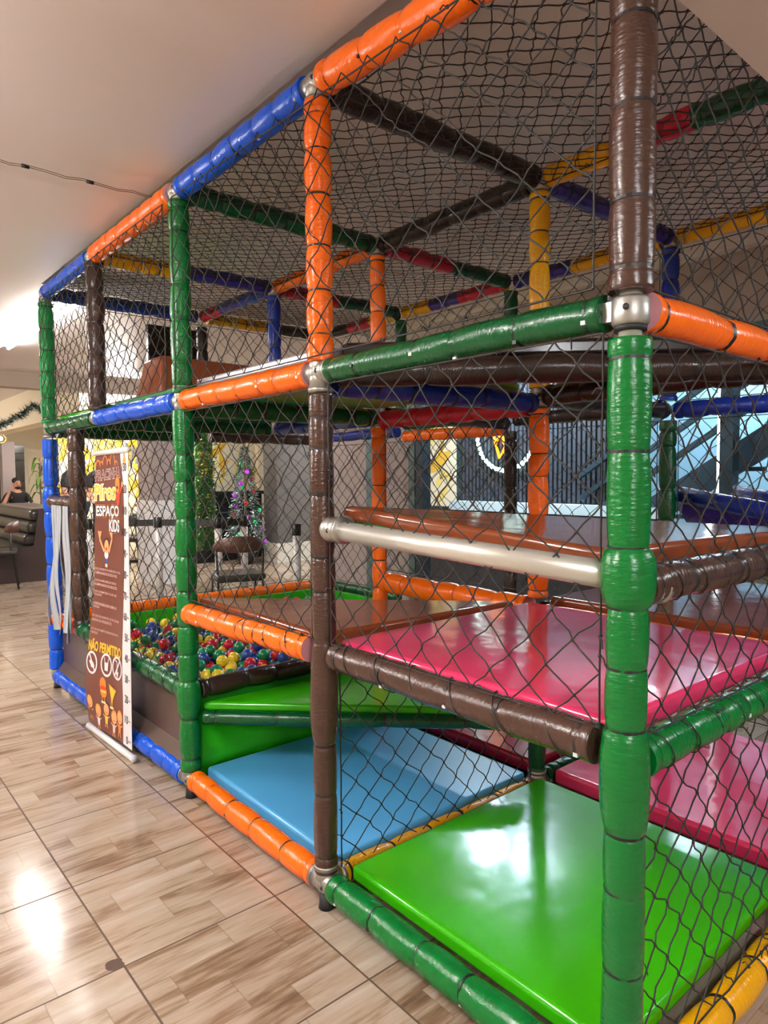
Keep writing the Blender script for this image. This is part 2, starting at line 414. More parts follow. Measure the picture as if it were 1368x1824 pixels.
# --- posts
post(0, 0, 0.04, 1.612, 'green', 0.041, [0.376, 0.538, 0.655, 0.863, 0.982, 1.10, 1.216, 1.40, 1.575], tie_objs=True,
     bulge=[(0.71, 1.28), (0.45, 1.18)], label='bright green padded post with bulging sleeve', wob=.004, pinch=.89)
post(0, 0, 1.70, 2.52, 'brown', 0.0425, [1.745, 1.886, 2.076, 2.25, 2.41], tie_objs=True, label='brown padded post', wob=.004, pinch=.89)
post(0, 1, 0.12, 1.60, 'brown', 0.0375, [.17, .37, .525, .855, 1.005, 1.109, 1.30, 1.44, 1.532], tie_objs=True, label='brown padded post', bulge=[(0.39, 1.16)], pinch=.86)
post(0, 1, 1.70, 2.46, 'orange', 0.041, [1.78, 1.91, 2.04, 2.19, 2.32, 2.42], tie_objs=True, label='orange padded post')
post(0, 2, 0.12, 1.63, 'green', 0.044, [.168, .341, .502, .615, .734, .882, 1.028, 1.183, 1.334, 1.449], tie_objs=True, label='green padded post', bulge=[(0.2, 1.2)])
post(0, 2, 1.70, 2.47, 'green', 0.043, label='green padded post', tie_objs=True)
post(0, 3, 1.71, 2.48, 'brown', 0.046, label='brown padded post')
sleeve((0, 3.46, 0.49), (0, 3.452, 1.64), 0.047, 'brown', name='post', label='brown padded post beside the gap in the corner')
post(0, 4, 1.70, 2.45, 'lit_green', 0.046, label='bright green padded post')
post(0, 4, 0.13, 1.60, 'blue', 0.046, [.25, .44, .56, .66, .8, .98, 1.14, 1.30, 1.48], label='blue padded post', bulge=[(0.71, 1.15)])
post(1, 1, 1.70, 2.46, 'yellow', 0.041, label='yellow padded post', n=16)
post(1, 1, 0.86, 1.62, 'orange', 0.042, label='orange padded post', n=16)
post(1, 1, 0.13, 0.78, 'dgreen', 0.036, label='dark green padded post', n=16)
post(1, 2, 1.70, 2.46, 'orange', 0.040, label='orange padded post', n=16)
post(1, 2, 0.13, 1.60, 'orange', 0.040, label='orange padded post', n=16)
post(1, 3, 1.70, 2.46, 'navy', 0.042, label='blue padded post', n=16)
post(1, 4, 1.70, 2.44, 'dbrown', 0.042, label='dark brown padded post', n=16)
post(2, 1, 1.72, 2.46, 'navy', 0.043, label='blue padded post', n=16)
post(2, 1, 0.13, 1.62, 'dgreen', 0.043, label='dark green padded post', n=16)
post(2, 2, 1.72, 2.46, 'dgreen', 0.043, label='green padded post', n=16)
post(2, 2, 0.13, 1.62, 'dbrown', 0.040, label='dark brown padded post', n=16)
post(2, 3, 1.72, 2.46, 'dgreen', 0.043, label='green padded post', n=16)
post(2, 4, 0.13, 2.46, 'dbrown', 0.040, label='dark brown padded post', n=16)
post(1, 0, 0.13, 2.46, 'dgreen', 0.040, label='dark green padded post', n=16)
post(2, 0, 0.13, 2.46, 'navy', 0.040, label='navy padded post', n=16)
# --- rails
def rail(a, c, key, R=0.040, g=0.045, **k):
    A, C = Vector(a), Vector(c); d = (C - A).normalized()
    return sleeve(A + d * g, C - d * g, R, key, name='rail', **k)
def nr(i, j, i2, j2, z, key, **k):
    lb = key if isinstance(key, str) else ' and '.join(dict.fromkeys(c for f, c in key))
    lb = lb.replace('dgreen', 'dark green').replace('dbrown', 'dark brown').replace('lit_green', 'bright green')
    k.setdefault('label', lb + ' padded rail')
    return rail(node(i, j, z), node(i2, j2, z), key, **k)
# front, top
nr(0, 4, 0, 3, ZT, 'blue', R=.042); nr(0, 3, 0, 2, ZT, 'orange', R=.047, seg=.13); nr(0, 2, 0, 1, ZT, 'blue', R=.043, seg=.14, tie_objs=True)
nr(0, 1, 0, 0, ZT, 'orange', R=.046, seg=.2, tie_objs=True)
# front, middle
nr(0, 4, 0, 3, ZM, 'dgreen', R=.043, seg=.12); nr(0, 3, 0, 2, ZM, 'blue', R=.045, seg=.17); nr(0, 2, 0, 1, ZM, 'orange', R=.043, seg=.14, tie_objs=True)
nr(0, 1, 0, 0, ZM, 'dgreen', R=.037, seg=.19, g=.05, tie_objs=True, pinch=.88)
# front, bottom
rail(node(0, 4, ZB), node(0, 2, ZB), 'blue', R=.046, seg=.16, label='blue padded rail', g=.05)
nr(0, 2, 0, 1, ZB, 'orange', R=.043, seg=.17, tie_objs=True, g=.05); nr(0, 1, 0, 0, ZB, 'green', R=.044, seg=.19, tie_objs=True, g=.05)
# ball pit rail
rail((0, 4, ZW), (0, 3.46, ZW + .02), 'orange', R=.042, label='orange padded rail', g=.02)
rail((0, 3.46, ZW + .02), (0, 2, ZW), 'dgreen', R=.044, seg=.15, label='green padded rail', g=.03)
# middle shelves
rail((-.005, 1.985, 0.79), (0, 1.06, ZP), 'orange', R=.043, seg=.15, tie_objs=True, label='orange padded rail', g=.02)
rail((0, 0.97, ZP), (0, 0.04, ZP), 'brown', R=.042, seg=.22, tie_objs=True, label='brown padded rail', g=.02, pinch=.87)
rail((0, 4.0, 1.206), (0, 3.47, 1.2), 'brown', R=.046, seg=.12, label='brown padded rail over the gap', g=0.0)
# right side (along x at y=0)
nr(0, 0, 1, 0, ZM, 'orange', R=.04, seg=.3); nr(0, 0, 1, 0, 0.79, 'green', R=.043, seg=.16, tie_objs=True); nr(0, 0, 1, 0, 1.135, 'brown', R=.041, seg=.2)
nr(0, 0, 1, 0, 0.0 + .05, 'yellow', R=.04, seg=.2)
# u=1
nr(0, 1, 1, 1, ZT, 'dbrown', R=.045); nr(0, 1, 1, 1, ZM - .03, 'navy', R=.04); nr(0, 1, 1, 1, ZB, 'yellow', R=.036, seg=.2)
nr(1, 1, 2, 1, ZT, 'purple', R=.042); nr(1, 1, 2, 1, ZM, 'dbrown', R=.042); nr(1, 1, 2, 1, ZB + .02, 'dgreen', R=.036, seg=.1); nr(1, 1, 2, 1, .8, 'dbrown', R=.036)
# u=2
nr(0, 2, 1, 2, ZT, 'dgreen', R=.045); nr(0, 2, 1, 2, ZM - .02, 'dgreen', R=.045); nr(0, 2, 1, 2, ZW, 'dbrown', R=.042, seg=.2)
nr(1, 2, 2, 2, ZT, [(.5, 'red'), (1, 'dgreen')], R=.042); nr(1, 2, 2, 2, ZM, 'dbrown', R=.04)
# u=3
nr(0, 3, 1, 3, ZT, [(.45, 'yellow'), (1, 'purple')], R=.043); nr(1, 3, 2, 3, ZT, [(.45, 'red'), (1, 'dgreen')], R=.042)
nr(0, 3, 1, 3, ZM - .02, 'dgreen', R=.042)
# u=4
nr(0, 4, 1, 4, ZT, 'navy', R=.045); nr(1, 4, 2, 4, ZT, [(.5, 'yellow'), (1, 'dbrown')], R=.042); nr(0, 4, 1, 4, ZM - .02, 'dgreen', R=.042); nr(1, 4, 2, 4, ZM - .02, 'brown', R=.042)
nr(0, 4, 2, 4, ZW, 'orange', R=.04, seg=.13)
# x=1 row
nr(1, 2, 1, 1, ZT, 'dbrown', R=.045); nr(1, 3, 1, 2, ZT, 'orange', R=.042); nr(1, 4, 1, 3, ZT, [(.3, 'red'), (.6, 'purple'), (1, 'navy')], R=.042)
nr(1, 1, 1, 0, ZT, [(.33, 'yellow'), (.62, 'red'), (1, 'dgreen')], R=.042)
nr(1, 2, 1, 1, 1.637, 'red', R=.046); nr(1, 1, 1, 0, ZM, 'dbrown', R=.042); nr(1, 3, 1, 2, ZM - .02, 'navy', R=.042)
nr(1, 2, 1, 1, .808, 'orange', R=.052, seg=.19); nr(1, 1, 1, 0, .80, 'orange', R=.038, seg=.3)
# x=2 row
nr(2, 1, 2, 0, ZT, [(.45, 'yellow'), (1, 'red')], R=.042); nr(2, 2, 2, 1, ZT, [(.45, 'purple'), (1, 'yellow')], R=.042)
nr(2, 3, 2, 2, ZT, [(.3, 'yellow'), (.6, 'purple'), (1, 'red')], R=.042); nr(2, 4, 2, 3, ZT, [(.4, 'dbrown'), (.7, 'red'), (1, 'yellow')], R=.042)
nr(2, 3, 2, 2, 1.72, 'dgreen', R=.04); nr(2, 3, 2, 2, 1.635, 'orange', R=.04); nr(2, 4, 2, 3, ZW, 'dgreen', R=.04); nr(2, 2, 2, 1, ZM + .02, 'dbrown', R=.042); nr(2, 1, 2, 0, ZM, 'navy', R=.042)
nr(2, 4, 2, 3, ZM, 'navy', R=.04)
# diagonals
rail((0.02, 1.0, 1.668), (1.04, 0.02, 1.668), 'dbrown', R=.045, seg=.3, label='brown padded rail running corner to corner', g=.03)
rail((0.03, 1.97, 0.345), (1.03, 1.02, 0.335), 'dgreen', R=.03, seg=.28, label='dark green padded rail under the lime step', g=.02)
rail((0.10, 0.98, 1.205), (0.10, 0.25, 1.155), 'green', R=.03, label='green padded rail behind the bare metal pipe', g=.02)
# bare metal pipe
pb = MB(); pb.tube([(0, 0.985, 1.197), (0, 0.03, 1.158)], 0.0285, M['pipe'], 24)
pb.build('rail', FR, label='bare shiny metal pipe rail')
# clamps
def clamp(p, dirs, R=0.034, bolts=True):
    mb = MB(); p = Vector(p)
    for d in dirs:
        d = Vector(d)
        mb.tube([-d * 0.012, d * 0.050], R, M['metal'], 20)
        mb.tube([d * 0.046, d * 0.060], R * 1.12, M['metal'], 20)
    mb.ball((0, 0, 0), R * 1.08, M['metal'], 18, 12)
    ob = mb.build('tube_clamp', FR, Matrix.Translation(p))
    if bolts:
        bb = MB(); n = Vector((-0.8, -0.6, 0)).normalized()
        bb.tube([n * (R * 1.0), n * (R * 1.0 + .008)], 0.0075, M['dark'], 10)
        bb.build('bolt', ob)
    return ob
X, Y, Z = (1, 0, 0), (0, 1, 0), (0, 0, 1); nX, nY, nZ = (-1, 0, 0), (0, -1, 0), (0, 0, -1)
for (i, j, z, d) in [(0, 1, ZT, (nZ, Y, nY, X)), (0, 2, ZT, (nZ, Y, nY, X)), (0, 3, ZT, (nZ, Y, nY, X)), (0, 4, ZT, (nZ, nY, X)),
                     (0, 1, ZM, (Z, nZ, Y, nY)), (0, 2, ZM, (Z, nZ, Y, nY)), (0, 3, ZM, (Z, Y, nY)), (0, 4, ZM, (Z, nZ, nY)),
                     (0, 1, ZB, (Z, nY, Y, X)), (0, 2, ZB, (Z, nY, Y)), (0, 4, ZB, (Z, nY)),
                     (1, 1, ZT, (nZ, nX, X, Y, nY)), (1, 2, ZT, (nZ, nX, Y)), (1, 3, ZT, (nZ,)), (1, 1, ZM, (nZ, Z)), (1, 2, ZM, (nZ, Z)), (1, 1, ZB, (Z, nX, X)), (2, 1, ZT, (nZ,))]:
    clamp(node(i, j, z), d)
clamp((0, 0.965, 1.196), (nY, X), 0.036); clamp((0.055, 0, 1.13), (X,), .034)
# the big cast clamp on the near post: split collar, lugs, bolts, a stretch of bare tube below it
b = MB()
b.tube([(0, 0, 1.572), (0, 0, 1.75)], 0.0215, M['pipe'], 28)
b.build('bare_tube', FR)
b = MB()
b.tube([(0, 0, 1.636), (0, 0, 1.643), (0, 0, 1.684), (0, 0, 1.69)], [.031, .035, .035, .031], M['metal'], 28)
b.tube([(0, 0, 1.626), (0, 0, 1.638)], 0.030, M['rubber'], 24)
b.box((-.016, .03, 1.648), (.016, .078, 1.686), M['metal']); b.box((.03, -.014, 1.648), (.078, .014, 1.686), M['metal'])
b.tube([(0, .06, 1.666), (0, .09, 1.667)], .026, M['metal'], 20); b.tube([(.06, 0, 1.666), (.09, 0, 1.667)], .026, M['metal'], 20)
cl = b.build('tube_clamp', FR, label='cast metal corner clamp on the near post')
for p in ((-.034, -.010, 1.666), (-.018, .055, 1.667)):
    one('tube', [p, (p[0] - .004, p[1] - .002, p[2])], .006, M['dark'], 12).build('bolt', cl)
# feet
for i, j in ((0, 1), (0, 2), (0, 4), (0, 0), (1, 1), (1, 2), (0, 3)):
    p = node(i, j, 0)
    fb = MB(); fb.tube([(0, 0, 0.0), (0, 0, .012), (0, 0, .05)], [.026, .024, .021], M['rubber'], 16)
    fb.build('foot', FR, Matrix.Translation(p))

# ------------------------------------------------------------------ mats and platforms
def pad(name, poly, z0, z1, m, label, cat='mat', bevel=0.014, parent=None):
    o = one('prism', poly, z0, z1, m).build(name, parent, None, None, bevel, 3)
    return tag(o, label, cat) if not parent else o
def rect(x0, x1, y0, y1): return [(x0, y0), (x1, y0), (x1, y1), (x0, y1)]
pad('floor_mat', rect(.055, 1.03, 1.04, 1.965), .062, .125, M['blue_mat'], 'light blue vinyl floor mat inside the open lower bay')
pad('floor_mat', rect(.06, 1.02, .05, .965), .085, .135, M['lime_mat'], 'bright lime green vinyl floor mat behind the near green bottom rail')
pad('floor_mat', rect(1.10, 2.06, 1.05, 1.96), .085, .145, M['red_mat'], 'dark red vinyl floor mat beyond the light blue mat')
pad('floor_mat', rect(1.10, 2.06, .05, .95), .085, .145, M['pink_mat'], 'pink vinyl floor mat beyond the lime green mat')
pad('platform_mat', rect(.05, 1.0, .05, 1.0), .80, .848, M['pink_mat'], 'glossy pink square platform mat on the brown padded rail', 'platform')
pad('platform_mat', [(.05, 1.10), (.97, 1.05), (.05, 2.0)], .80, .848, M['brown_mat'], 'brown triangular platform mat above the orange padded rail', 'platform')
# upper brown triangle, tilted a little
mb = one('prism', [(.075, .085), (1.0, .03), (.07, 1.01)], -.048, 0, M['brown_mat'])
mb.v = [(x, y, z + 1.198 + .075 * max(0, y - x) ** 1.5) for x, y, z in mb.v]
o = mb.build('platform_mat', bevel=.014); tag(o, 'brown triangular platform mat just above the bare metal pipe', 'platform')
pad('platform_mat', rect(1.09, 2.05, .05, .97), .81, .862, M['brown_mat'], 'brown platform mat behind the glossy pink platform', 'platform')
pad('step_mat', [(.05, 1.985), (1.01, 1.03), (1.0, 1.94)], .362, .40, M['lime_mat'], 'lime green triangular step mat beside the ball pit', 'step', .012)
o = pad('platform_mat', [(.06, 1.0), (1.03, .05), (1.0, .98)], 1.712, 1.765, M['black_mat'], 'black triangular upper mat over the corner-to-corner brown rail', 'platform')
o = pad('platform_mat', rect(.05, 1.0, 1.05, 1.96), 1.69, 1.722, M['olive_mat'], 'olive green upper platform mat with grey top over the orange middle rail', 'platform')
pad('top_cover', rect(.045, .99, 1.045, 1.965), 1.7225, 1.757, M['grey_mat'], '', parent=o, bevel=.008)['label'] = 'grey top cover'
pad('platform_mat', rect(.05, 1.0, 2.05, 2.96), 1.68, 1.752, M['green_mat'], 'green upper platform mat behind the blue middle rail', 'platform')
pad('platform_mat', rect(.05, 1.0, 3.1, 3.95), 1.68, 1.752, M['lime_mat'], 'lime green upper platform mat in the far corner', 'platform')
# brown padded block standing on the upper level
b = MB()
b.add([(.12, 2.50, 1.753), (1.02, 2.50, 1.753), (1.02, 2.86, 1.753), (.12, 2.86, 1.753),
       (.17, 2.62, 1.962), (1.0, 2.62, 1.955), (1.0, 2.84, 1.955), (.17, 2.84, 1.962)],
      [(0, 3, 2, 1), (4, 5, 6, 7), (0, 1, 5, 4), (1, 2, 6, 5), (2, 3, 7, 6), (3, 0, 4, 7)], M['brown_mat'])
o = b.build('padded_block', bevel=.018); tag(o, 'brown padded vinyl wedge block standing on the upper platform', 'padded block')
# ball pit walls
PIT = thing('ball_pit', 'shallow square ball pit with taupe front and lime green lining at the left end', 'ball pit', (1.0, 3.0, 0))
PM = Matrix.Translation((-1.0, -3.0, 0))
b = MB(); b.box((.03, 2.05, .10), (.044, 3.96, .44), M['brown_panel'])
b.add([(-.012, 2.06, .105), (-.012, 3.95, .105), (.03, 3.95, .165), (.03, 2.06, .165), (-.012, 2.06, .125), (-.012, 3.95, .125), (.03, 3.95, .18), (.03, 2.06, .18)],
      [(0, 1, 2, 3), (4, 7, 6, 5), (0, 4, 5, 1), (1, 5, 6, 2), (2, 6, 7, 3), (3, 7, 4, 0)], M['brown_panel'])
b.build('front_panel', PIT, PM, 'taupe vinyl front panel', bevel=.005)
for a, c in (((.05, 3.93, .06), (2.03, 3.95, .43)), ((2.03, 2.07, .06), (2.05, 3.93, .43)), ((.05, 2.03, .06), (2.03, 2.05, .43))):
    one('box', a, c, M['green_panel']).build('lining_panel', PIT, PM, 'lime green lining', bevel=.004)
one('box', (.05, 2.055, .0), (2.03, 3.925, .055), M['green_panel']).build('base', PIT, PM)
# green skirt panel below the step
b = MB(); n = 14
vs = []
for k in range(n + 1):
    t = k / n; x = .05 + .93 * t
    for z in (.11, .14, .36):
        vs.append((x, 1.985 + .004 * math.sin(9 * t) + (.012 if z == .14 else 0), z - (.0 if z > .3 else .0)))
for k in range(n + 1):
    x, y, z = vs[k * 3]; 
    vs += [(x, y + .012, .11), (x, y + .012, .36)]
fs = []
for k in range(n):
    a = k * 3; fs += [(a, a + 3, a + 4, a + 1), (a + 1, a + 4, a + 5, a + 2)]
    c = 3 * (n + 1) + k * 2; fs += [(c, c + 1, c + 3, c + 2), (a + 2, a + 5, c + 3, c + 1), (a, c, c + 2, a + 3)]
b.add(vs, fs, M['green_panel'], True)
tag(b.build('skirt_panel'), 'bright green vinyl skirt panel hanging below the triangular step', 'panel')
# slide at the rear right
sl = thing('slide', 'blue and purple slide leaving the rear right of the play frame', 'slide', (2.5, .9, 0))
b = MB(); pts = [(-.33, .06 - .38 * k, 1.245 - .125 * k * (.38) * (1 + .3 * k)) for k in range(6)]
b.tube(pts, .045, V['navy'], 20); b.build('rim', sl)
b = MB(); b.tube([(x + .62, y, z) for x, y, z in pts], .045, V['navy'], 20); b.build('rim', sl)
b = MB(); vs = []; K = 8
for x, y, z in pts:
    for k in range(K + 1):
        a = PI * k / K; vs.append((x + .31 - .30 * math.cos(a), y, z - .17 * math.sin(a)))
    for k in range(K + 1):
        a = PI * k / K; vs.append((x + .31 - .325 * math.cos(a), y, z - .02 - .19 * math.sin(a)))
fs = []; w = 2 * (K + 1)
for i in range(5):
    for k in range(K):
        a = i * w + k; fs += [(a, a + 1, a + w + 1, a + w), (a + K + 1, a + w + K + 1, a + w + K + 2, a + K + 2)]
b.add(vs, fs, V['purple'], True); b.build('chute', sl)
for k in (1, 3, 5):
    x, y, z = pts[k]; b = MB(); b.tube([(x + .31, y, 0), (x + .31, y, z - .205)], .03, V['dbrown'], 14); b.build('support_post', sl)
# ------------------------------------------------------------------ camera
CAM = Vector((-1.2047, -0.6935, 1.358)); FPX, YAW, PIT, ROL = 1215.36, 0.7045, -0.0539, -0.0068
cf = Vector((math.sin(YAW) * math.cos(PIT), math.cos(YAW) * math.cos(PIT), math.sin(PIT)))
cr_ = Vector((math.cos(YAW), -math.sin(YAW), 0)); cu = cr_.cross(cf)
c2, s2 = math.cos(ROL), math.sin(ROL)
cx, cy = cr_ * c2 + cu * s2, cu * c2 - cr_ * s2
cd = bpy.data.cameras.new('camera'); co = bpy.data.objects.new('camera', cd); COL.objects.link(co)
cd.sensor_fit = 'HORIZONTAL'; cd.sensor_width = 36; cd.lens = FPX / 1368 * 36; cd.clip_start = 0.02
co.matrix_world = Matrix(((cx.x, cy.x, -cf.x, CAM.x), (cx.y, cy.y, -cf.y, CAM.y), (cx.z, cy.z, -cf.z, CAM.z), (0, 0, 0, 1)))
S.camera = co
def view(p):                       # where a point shows (used only to choose which balls get objects of their own)
    d = Vector(p) - CAM; z = d.dot(cf); return 684 + FPX * d.dot(cx) / z, 912 - FPX * d.dot(cy) / z, z

# ------------------------------------------------------------------ pit balls
BR = 0.0325
rb = random.Random(11)
cells = []
dy = 0.0655; dx = 0.0665
r_ = 0; y = 2.10
while y < 3.90:
    x = 0.092 + (dx / 2 if r_ % 2 else 0)
    while x < 1.97:
        z = 0.312 + 0.022 * noise.noise((x * 3, y * 3, 0)) + rb.uniform(-.012, .016)
        cells.append((x + rb.uniform(-.004, .004), y + rb.uniform(-.004, .004), z)); x += dx
    y += dy * .9; r_ += 1
top = []
for k in range(520):
    x, y = rb.uniform(.10, 1.95), rb.uniform(2.12, 3.88)
    if all((x - a) ** 2 + (y - c) ** 2 > .070 ** 2 for a, c, _ in top):
        top.append((x, y, 0.36 + 0.022 * noise.noise((x * 3, y * 3, 0)) + rb.uniform(-.004, .02)))
cells += top
def in_view(p):
    u, v, z = view(p)
    if not (222 < u < 560): return False
    if v > 1218: return False
    if u > 345 and v < 1092 + (u - 345) * .33: return False     # behind the brown triangle
    if u < 335 and v > 1245: return False
    return True
vis = [p for p in cells if in_view(p)]
vis.sort(key=lambda p: (p[2] < .338, view(p)[2]))
vis = vis[:296]; vset = set(vis)
keys = ['red', 'yellow', 'green', 'blue']
protos = {}
for k in keys:
    b = MB(); b.ball((0, 0, 0), BR, BALL[k], 20, 12); protos[k] = b.mesh('pit_ball_' + k)
for i, p in enumerate(vis):
    k = rb.choices(keys, (24, 25, 24, 27))[0]
    o = bpy.data.objects.new('pit_ball', protos[k]); COL.objects.link(o); o.location = p
    o.rotation_euler = (rb.uniform(0, 6), rb.uniform(0, 6), 0)
    tag(o, 'small glossy %s plastic ball lying among the others in the ball pit' % k, 'ball', '%s balls in the ball pit' % k)
b = MB()
for p in cells:
    if p in vset: continue
    b.ball(p, BR, BALL[rb.choice(keys)], 12, 7)
tag(b.build('pit_balls'), 'remaining heap of coloured plastic balls hidden deep in the pit', 'balls', None, 'stuff')

# ------------------------------------------------------------------ nets
def net(O, U, W, w, h, label, cw=.114, ch=.108, seed=1, sag=.012, hfun=None, rr=.0019, amp=.016, ns=5):
    O, U, W = Vector(O), Vector(U).normalized(), Vector(W).normalized(); Nn = U.cross(W)
    rnd = random.Random(seed); mb = MB()
    ni = max(2, round(2 * w / cw)); nj = max(2, round(2 * h / ch)); P = {}
    off = seed * 3.71
    for i in range(ni + 1):
        for j in range(nj + 1):
            if (i + j) % 2: continue
            u, v = i / ni, j / nj
            hh = hfun(u) if hfun else h
            ed = min(u, 1 - u, v, 1 - v); k = min(1, ed * 9)
            du = k * (amp * noise.noise((u * w * 4.5 + off, v * h * 4.5, 1)) * 1.6 + rnd.uniform(-.005, .005))
            dv = k * (amp * noise.noise((u * w * 4.5 + off, v * h * 4.5, 5)) * 1.6 + rnd.uniform(-.006, .006))
            dn = k * sag * (noise.noise((u * w * 2 + off, v * h * 2, 9)) + .25 * noise.noise((u * w * 9 + off, v * h * 9, 3)))
            P[i, j] = O + U * (u * w + du) + W * (v * hh + dv) + Nn * dn
    for (i, j), p in P.items():
        for di in (-1, 1):
            q = P.get((i + di, j + 1))
            if q is None: continue
            d = q - p
            bend = U * (rnd.uniform(-.006, .006) - di * .004) + Nn * rnd.uniform(-.004, .004)
            mb.tube([p, p + d * .3 + bend * .8, p + d * .7 - bend * .5, q], rr, M['net'], ns, False)
        if 0 < i < ni and 0 < j < nj:
            mb.ball(p, rr * 2.0, M['net'], 6, 4, 1, 1, 1.3)
    # border rope and lacing tails
    pts = [O, O + U * w, O + U * w + W * (hfun(1) if hfun else h), O + W * (hfun(0) if hfun else h), O]
    for a, c in zip(pts[:-1], pts[1:]):
        K = 16; mb.tube([a + (c - a) * (k / K) + Nn * rnd.uniform(-.002, .002) for k in range(K + 1)], rr * 1.25, M['net'], 6, False)
        for k in range(4):
            p = a + (c - a) * rnd.uniform(.05, .95)
            t1 = Vector((rnd.uniform(-1, .1), rnd.uniform(-1, 1), rnd.uniform(-1, 1))).normalized()
            mb.ball(p, rr * 2.4, M['net'], 6, 4)
            mb.tube([p, p + t1 * .012, p + t1 * .02 + Vector((0, 0, -.012))], rr * .9, M['net'], 4, False)
    o = mb.build('net_panel'); return tag(o, label, 'net', 'knotted black safety nets')
x0 = -.012
xf = -.047
net((xf, .05, 1.708), Y, Z, 1.91, .755, 'black upper front net from the near brown post across the orange post', seed=1, hfun=lambda u: .70 + .055 * min(1, u * 1.9))
net((xf, 2.05, 1.715), Y, Z, 1.90, .75, 'black upper front net from the green post across the brown post', seed=3, cw=.10, ch=.096)
net((x0, .05, .85), Y, Z, .91, .78, 'black net in front of the pink platform and bare metal pipe', seed=5)
net((x0, 1.06, .852), Y, Z, .90, .77, 'black net in front of the brown triangular platform', seed=6)
net((x0, 2.05, .495), Y, Z, 1.36, 1.13, 'black net over the ball pit behind the roll-up banner', seed=7)
net((0, 3.51, 1.26), Y, Z, .44, .37, 'small black net over the gap beside the blue post', seed=8)
net((.05, -.01, 1.712), X, Z, .96, .74, 'black net on the right end above the orange middle rail', seed=9)
net((.05, -.012, .835), X, Z, .96, .79, 'black net on the right end crossing the brown rail', seed=10)
net((.05, -.012, .095), X, Z, .96, .66, 'black net on the right end down to the yellow bottom rail', seed=11)
net((.05, 1.0, .10), X, Z, .96, .67, 'black net between the blue mat and the lime green mat', seed=12)
net((.05, 4.012, 1.70), X, Z, 1.95, .76, 'black net on the far end of the upper level', seed=13)
net((.05, 4.012, .50), X, Z, 2.0, 1.12, 'black net on the far end above the ball pit', seed=14)
net((2.115, .05, 1.715), Y, Z, .92, .74, 'black net on the rear side of the near upper bay', seed=15)
net((2.115, 1.06, 1.715), Y, Z, .90, .74, 'black net on the rear side behind the yellow post', seed=16)
net((2.115, 2.05, 1.715), Y, Z, 1.90, .74, 'black net on the rear side of the far upper bays', seed=17)
net((2.115, 2.05, .50), Y, Z, 1.90, 1.10, 'black net on the rear side above the ball pit', seed=18)
net((2.115, 1.06, .20), Y, Z, .90, 1.42, 'black net on the rear side before the glowing sign', seed=19)
net((1.053, 1.06, .875), Y, Z, .89, .72, 'black inner net between the two inner orange posts', seed=21)
net((2.115, .05, .20), Y, Z, .90, 1.42, 'black net on the rear side near the slide', seed=20)
rl = ['near left', 'left of the green beam', 'around the orange rail', 'far corner']
for j in range(4):
    lo = 2.50 if j else 2.47
    net((.045, j + .05, lo), X, Y, .96, .90, 'black roof net over the front bay %s' % ['above the near pink platform', 'above the brown triangular platform', 'above the ball pit front', 'in the far front corner'][j], seed=30 + j, sag=.02, cw=.082, ch=.082, amp=.006)
    net((1.10, j + .05, 2.50), X, Y, .93, .90, 'black roof net over the rear bay %s' % ['behind the near brown post', 'behind the yellow post', 'behind the orange inner post', 'in the far rear corner'][j], seed=40 + j, sag=.02, cw=.082, ch=.082, amp=.006)
# lacing cords wound round the rails
def lacing(p0, p1, R, turns, label, seed):
    mat, Ln = zrot(p0, p1); mb = MB(); K = turns * 12; rnd = random.Random(seed); pts = []
    for k in range(K + 1):
        t = k / K; a = 2 * PI * turns * t + .5 * noise.noise((t * 9, seed, 0))
        pts.append((R * math.cos(a), R * math.sin(a), t * Ln + .01 * noise.noise((t * 20, seed, 4))))
    mb.tube(pts, .0016, M['net'], 5, False)
    for k in range(turns):
        a = rnd.uniform(0, 6.28); z = Ln * (k + .5) / turns
        p = (R * math.cos(a), R * math.sin(a), z); mb.ball(p, .004, M['net'], 6, 4)
        mb.tube([p, (p[0] * 1.3, p[1] * 1.3, z + .012), (p[0] * 1.2, p[1] * 1.2, z + .022)], .0014, M['net'], 4, False)
    tag(mb.build('lacing_cord', None, mat), label, 'cord', 'black lacing cords')
lacing((0, 1.93, .795), (0, 1.1, .812), .0445, 6, 'black lacing cord wound along the orange rail of the brown triangle', 1)
lacing((0, .93, .812), (0, .08, .81), .0435, 6, 'black lacing cord wound along the brown rail below the pink platform', 2)
lacing((.06, 0, .79), (.95, 0, .79), .0445, 8, 'black lacing cord wound along the green rail at the right end', 3)
lacing((.09, 0, 1.135), (.95, 0, 1.135), .0425, 8, 'black lacing cord wound along the brown rail at the right end', 4)
lacing((0, 3.35, .466), (0, 2.1, .455), .0455, 8, 'black lacing cord wound along the green ball pit rail', 5)

# ------------------------------------------------------------------ banner
BAN = thing('roll_up_banner', 'brown roll-up banner with height ruler standing against the ball pit', 'banner', (-.075, 2.78, 0))
BO = Vector((-.075, 2.78, 0))
def sleft(z): return .035 - .05 * max(0, (.45 - z) / .45) if z < .45 else .035 + .012 * (z - .45)
def curl(s, z):
    k = max(0, 1 - abs(z - .33) / .5); k = k * k * (3 - 2 * k)
    return -.045 * k * max(0, 1 - s / .35) ** 1.5 - .006 * math.sin(s * 9 + z * 2)
def BP(s, z, off=0.0):
    return Vector((-.068 + curl(s, z) - off, 3.07 - (s + .08 * z), z)) - BO
def interp(tab, z):
    for (z0, a), (z1, c) in zip(tab[:-1], tab[1:]):
        if z0 <= z <= z1: return a + (c - a) * (z - z0) / (z1 - z0)
    return tab[0][1] if z < tab[0][0] else tab[-1][1]
BND = [(.05, .437), (.27, .43), (.40, .417), (.52, .416), (.71, .434), (.96, .455), (1.22, .458), (1.32, .454), (1.40, .425), (1.45, .41), (1.5, .405)]
sh = MB(); NZ = 44; cols = 16
grid = []
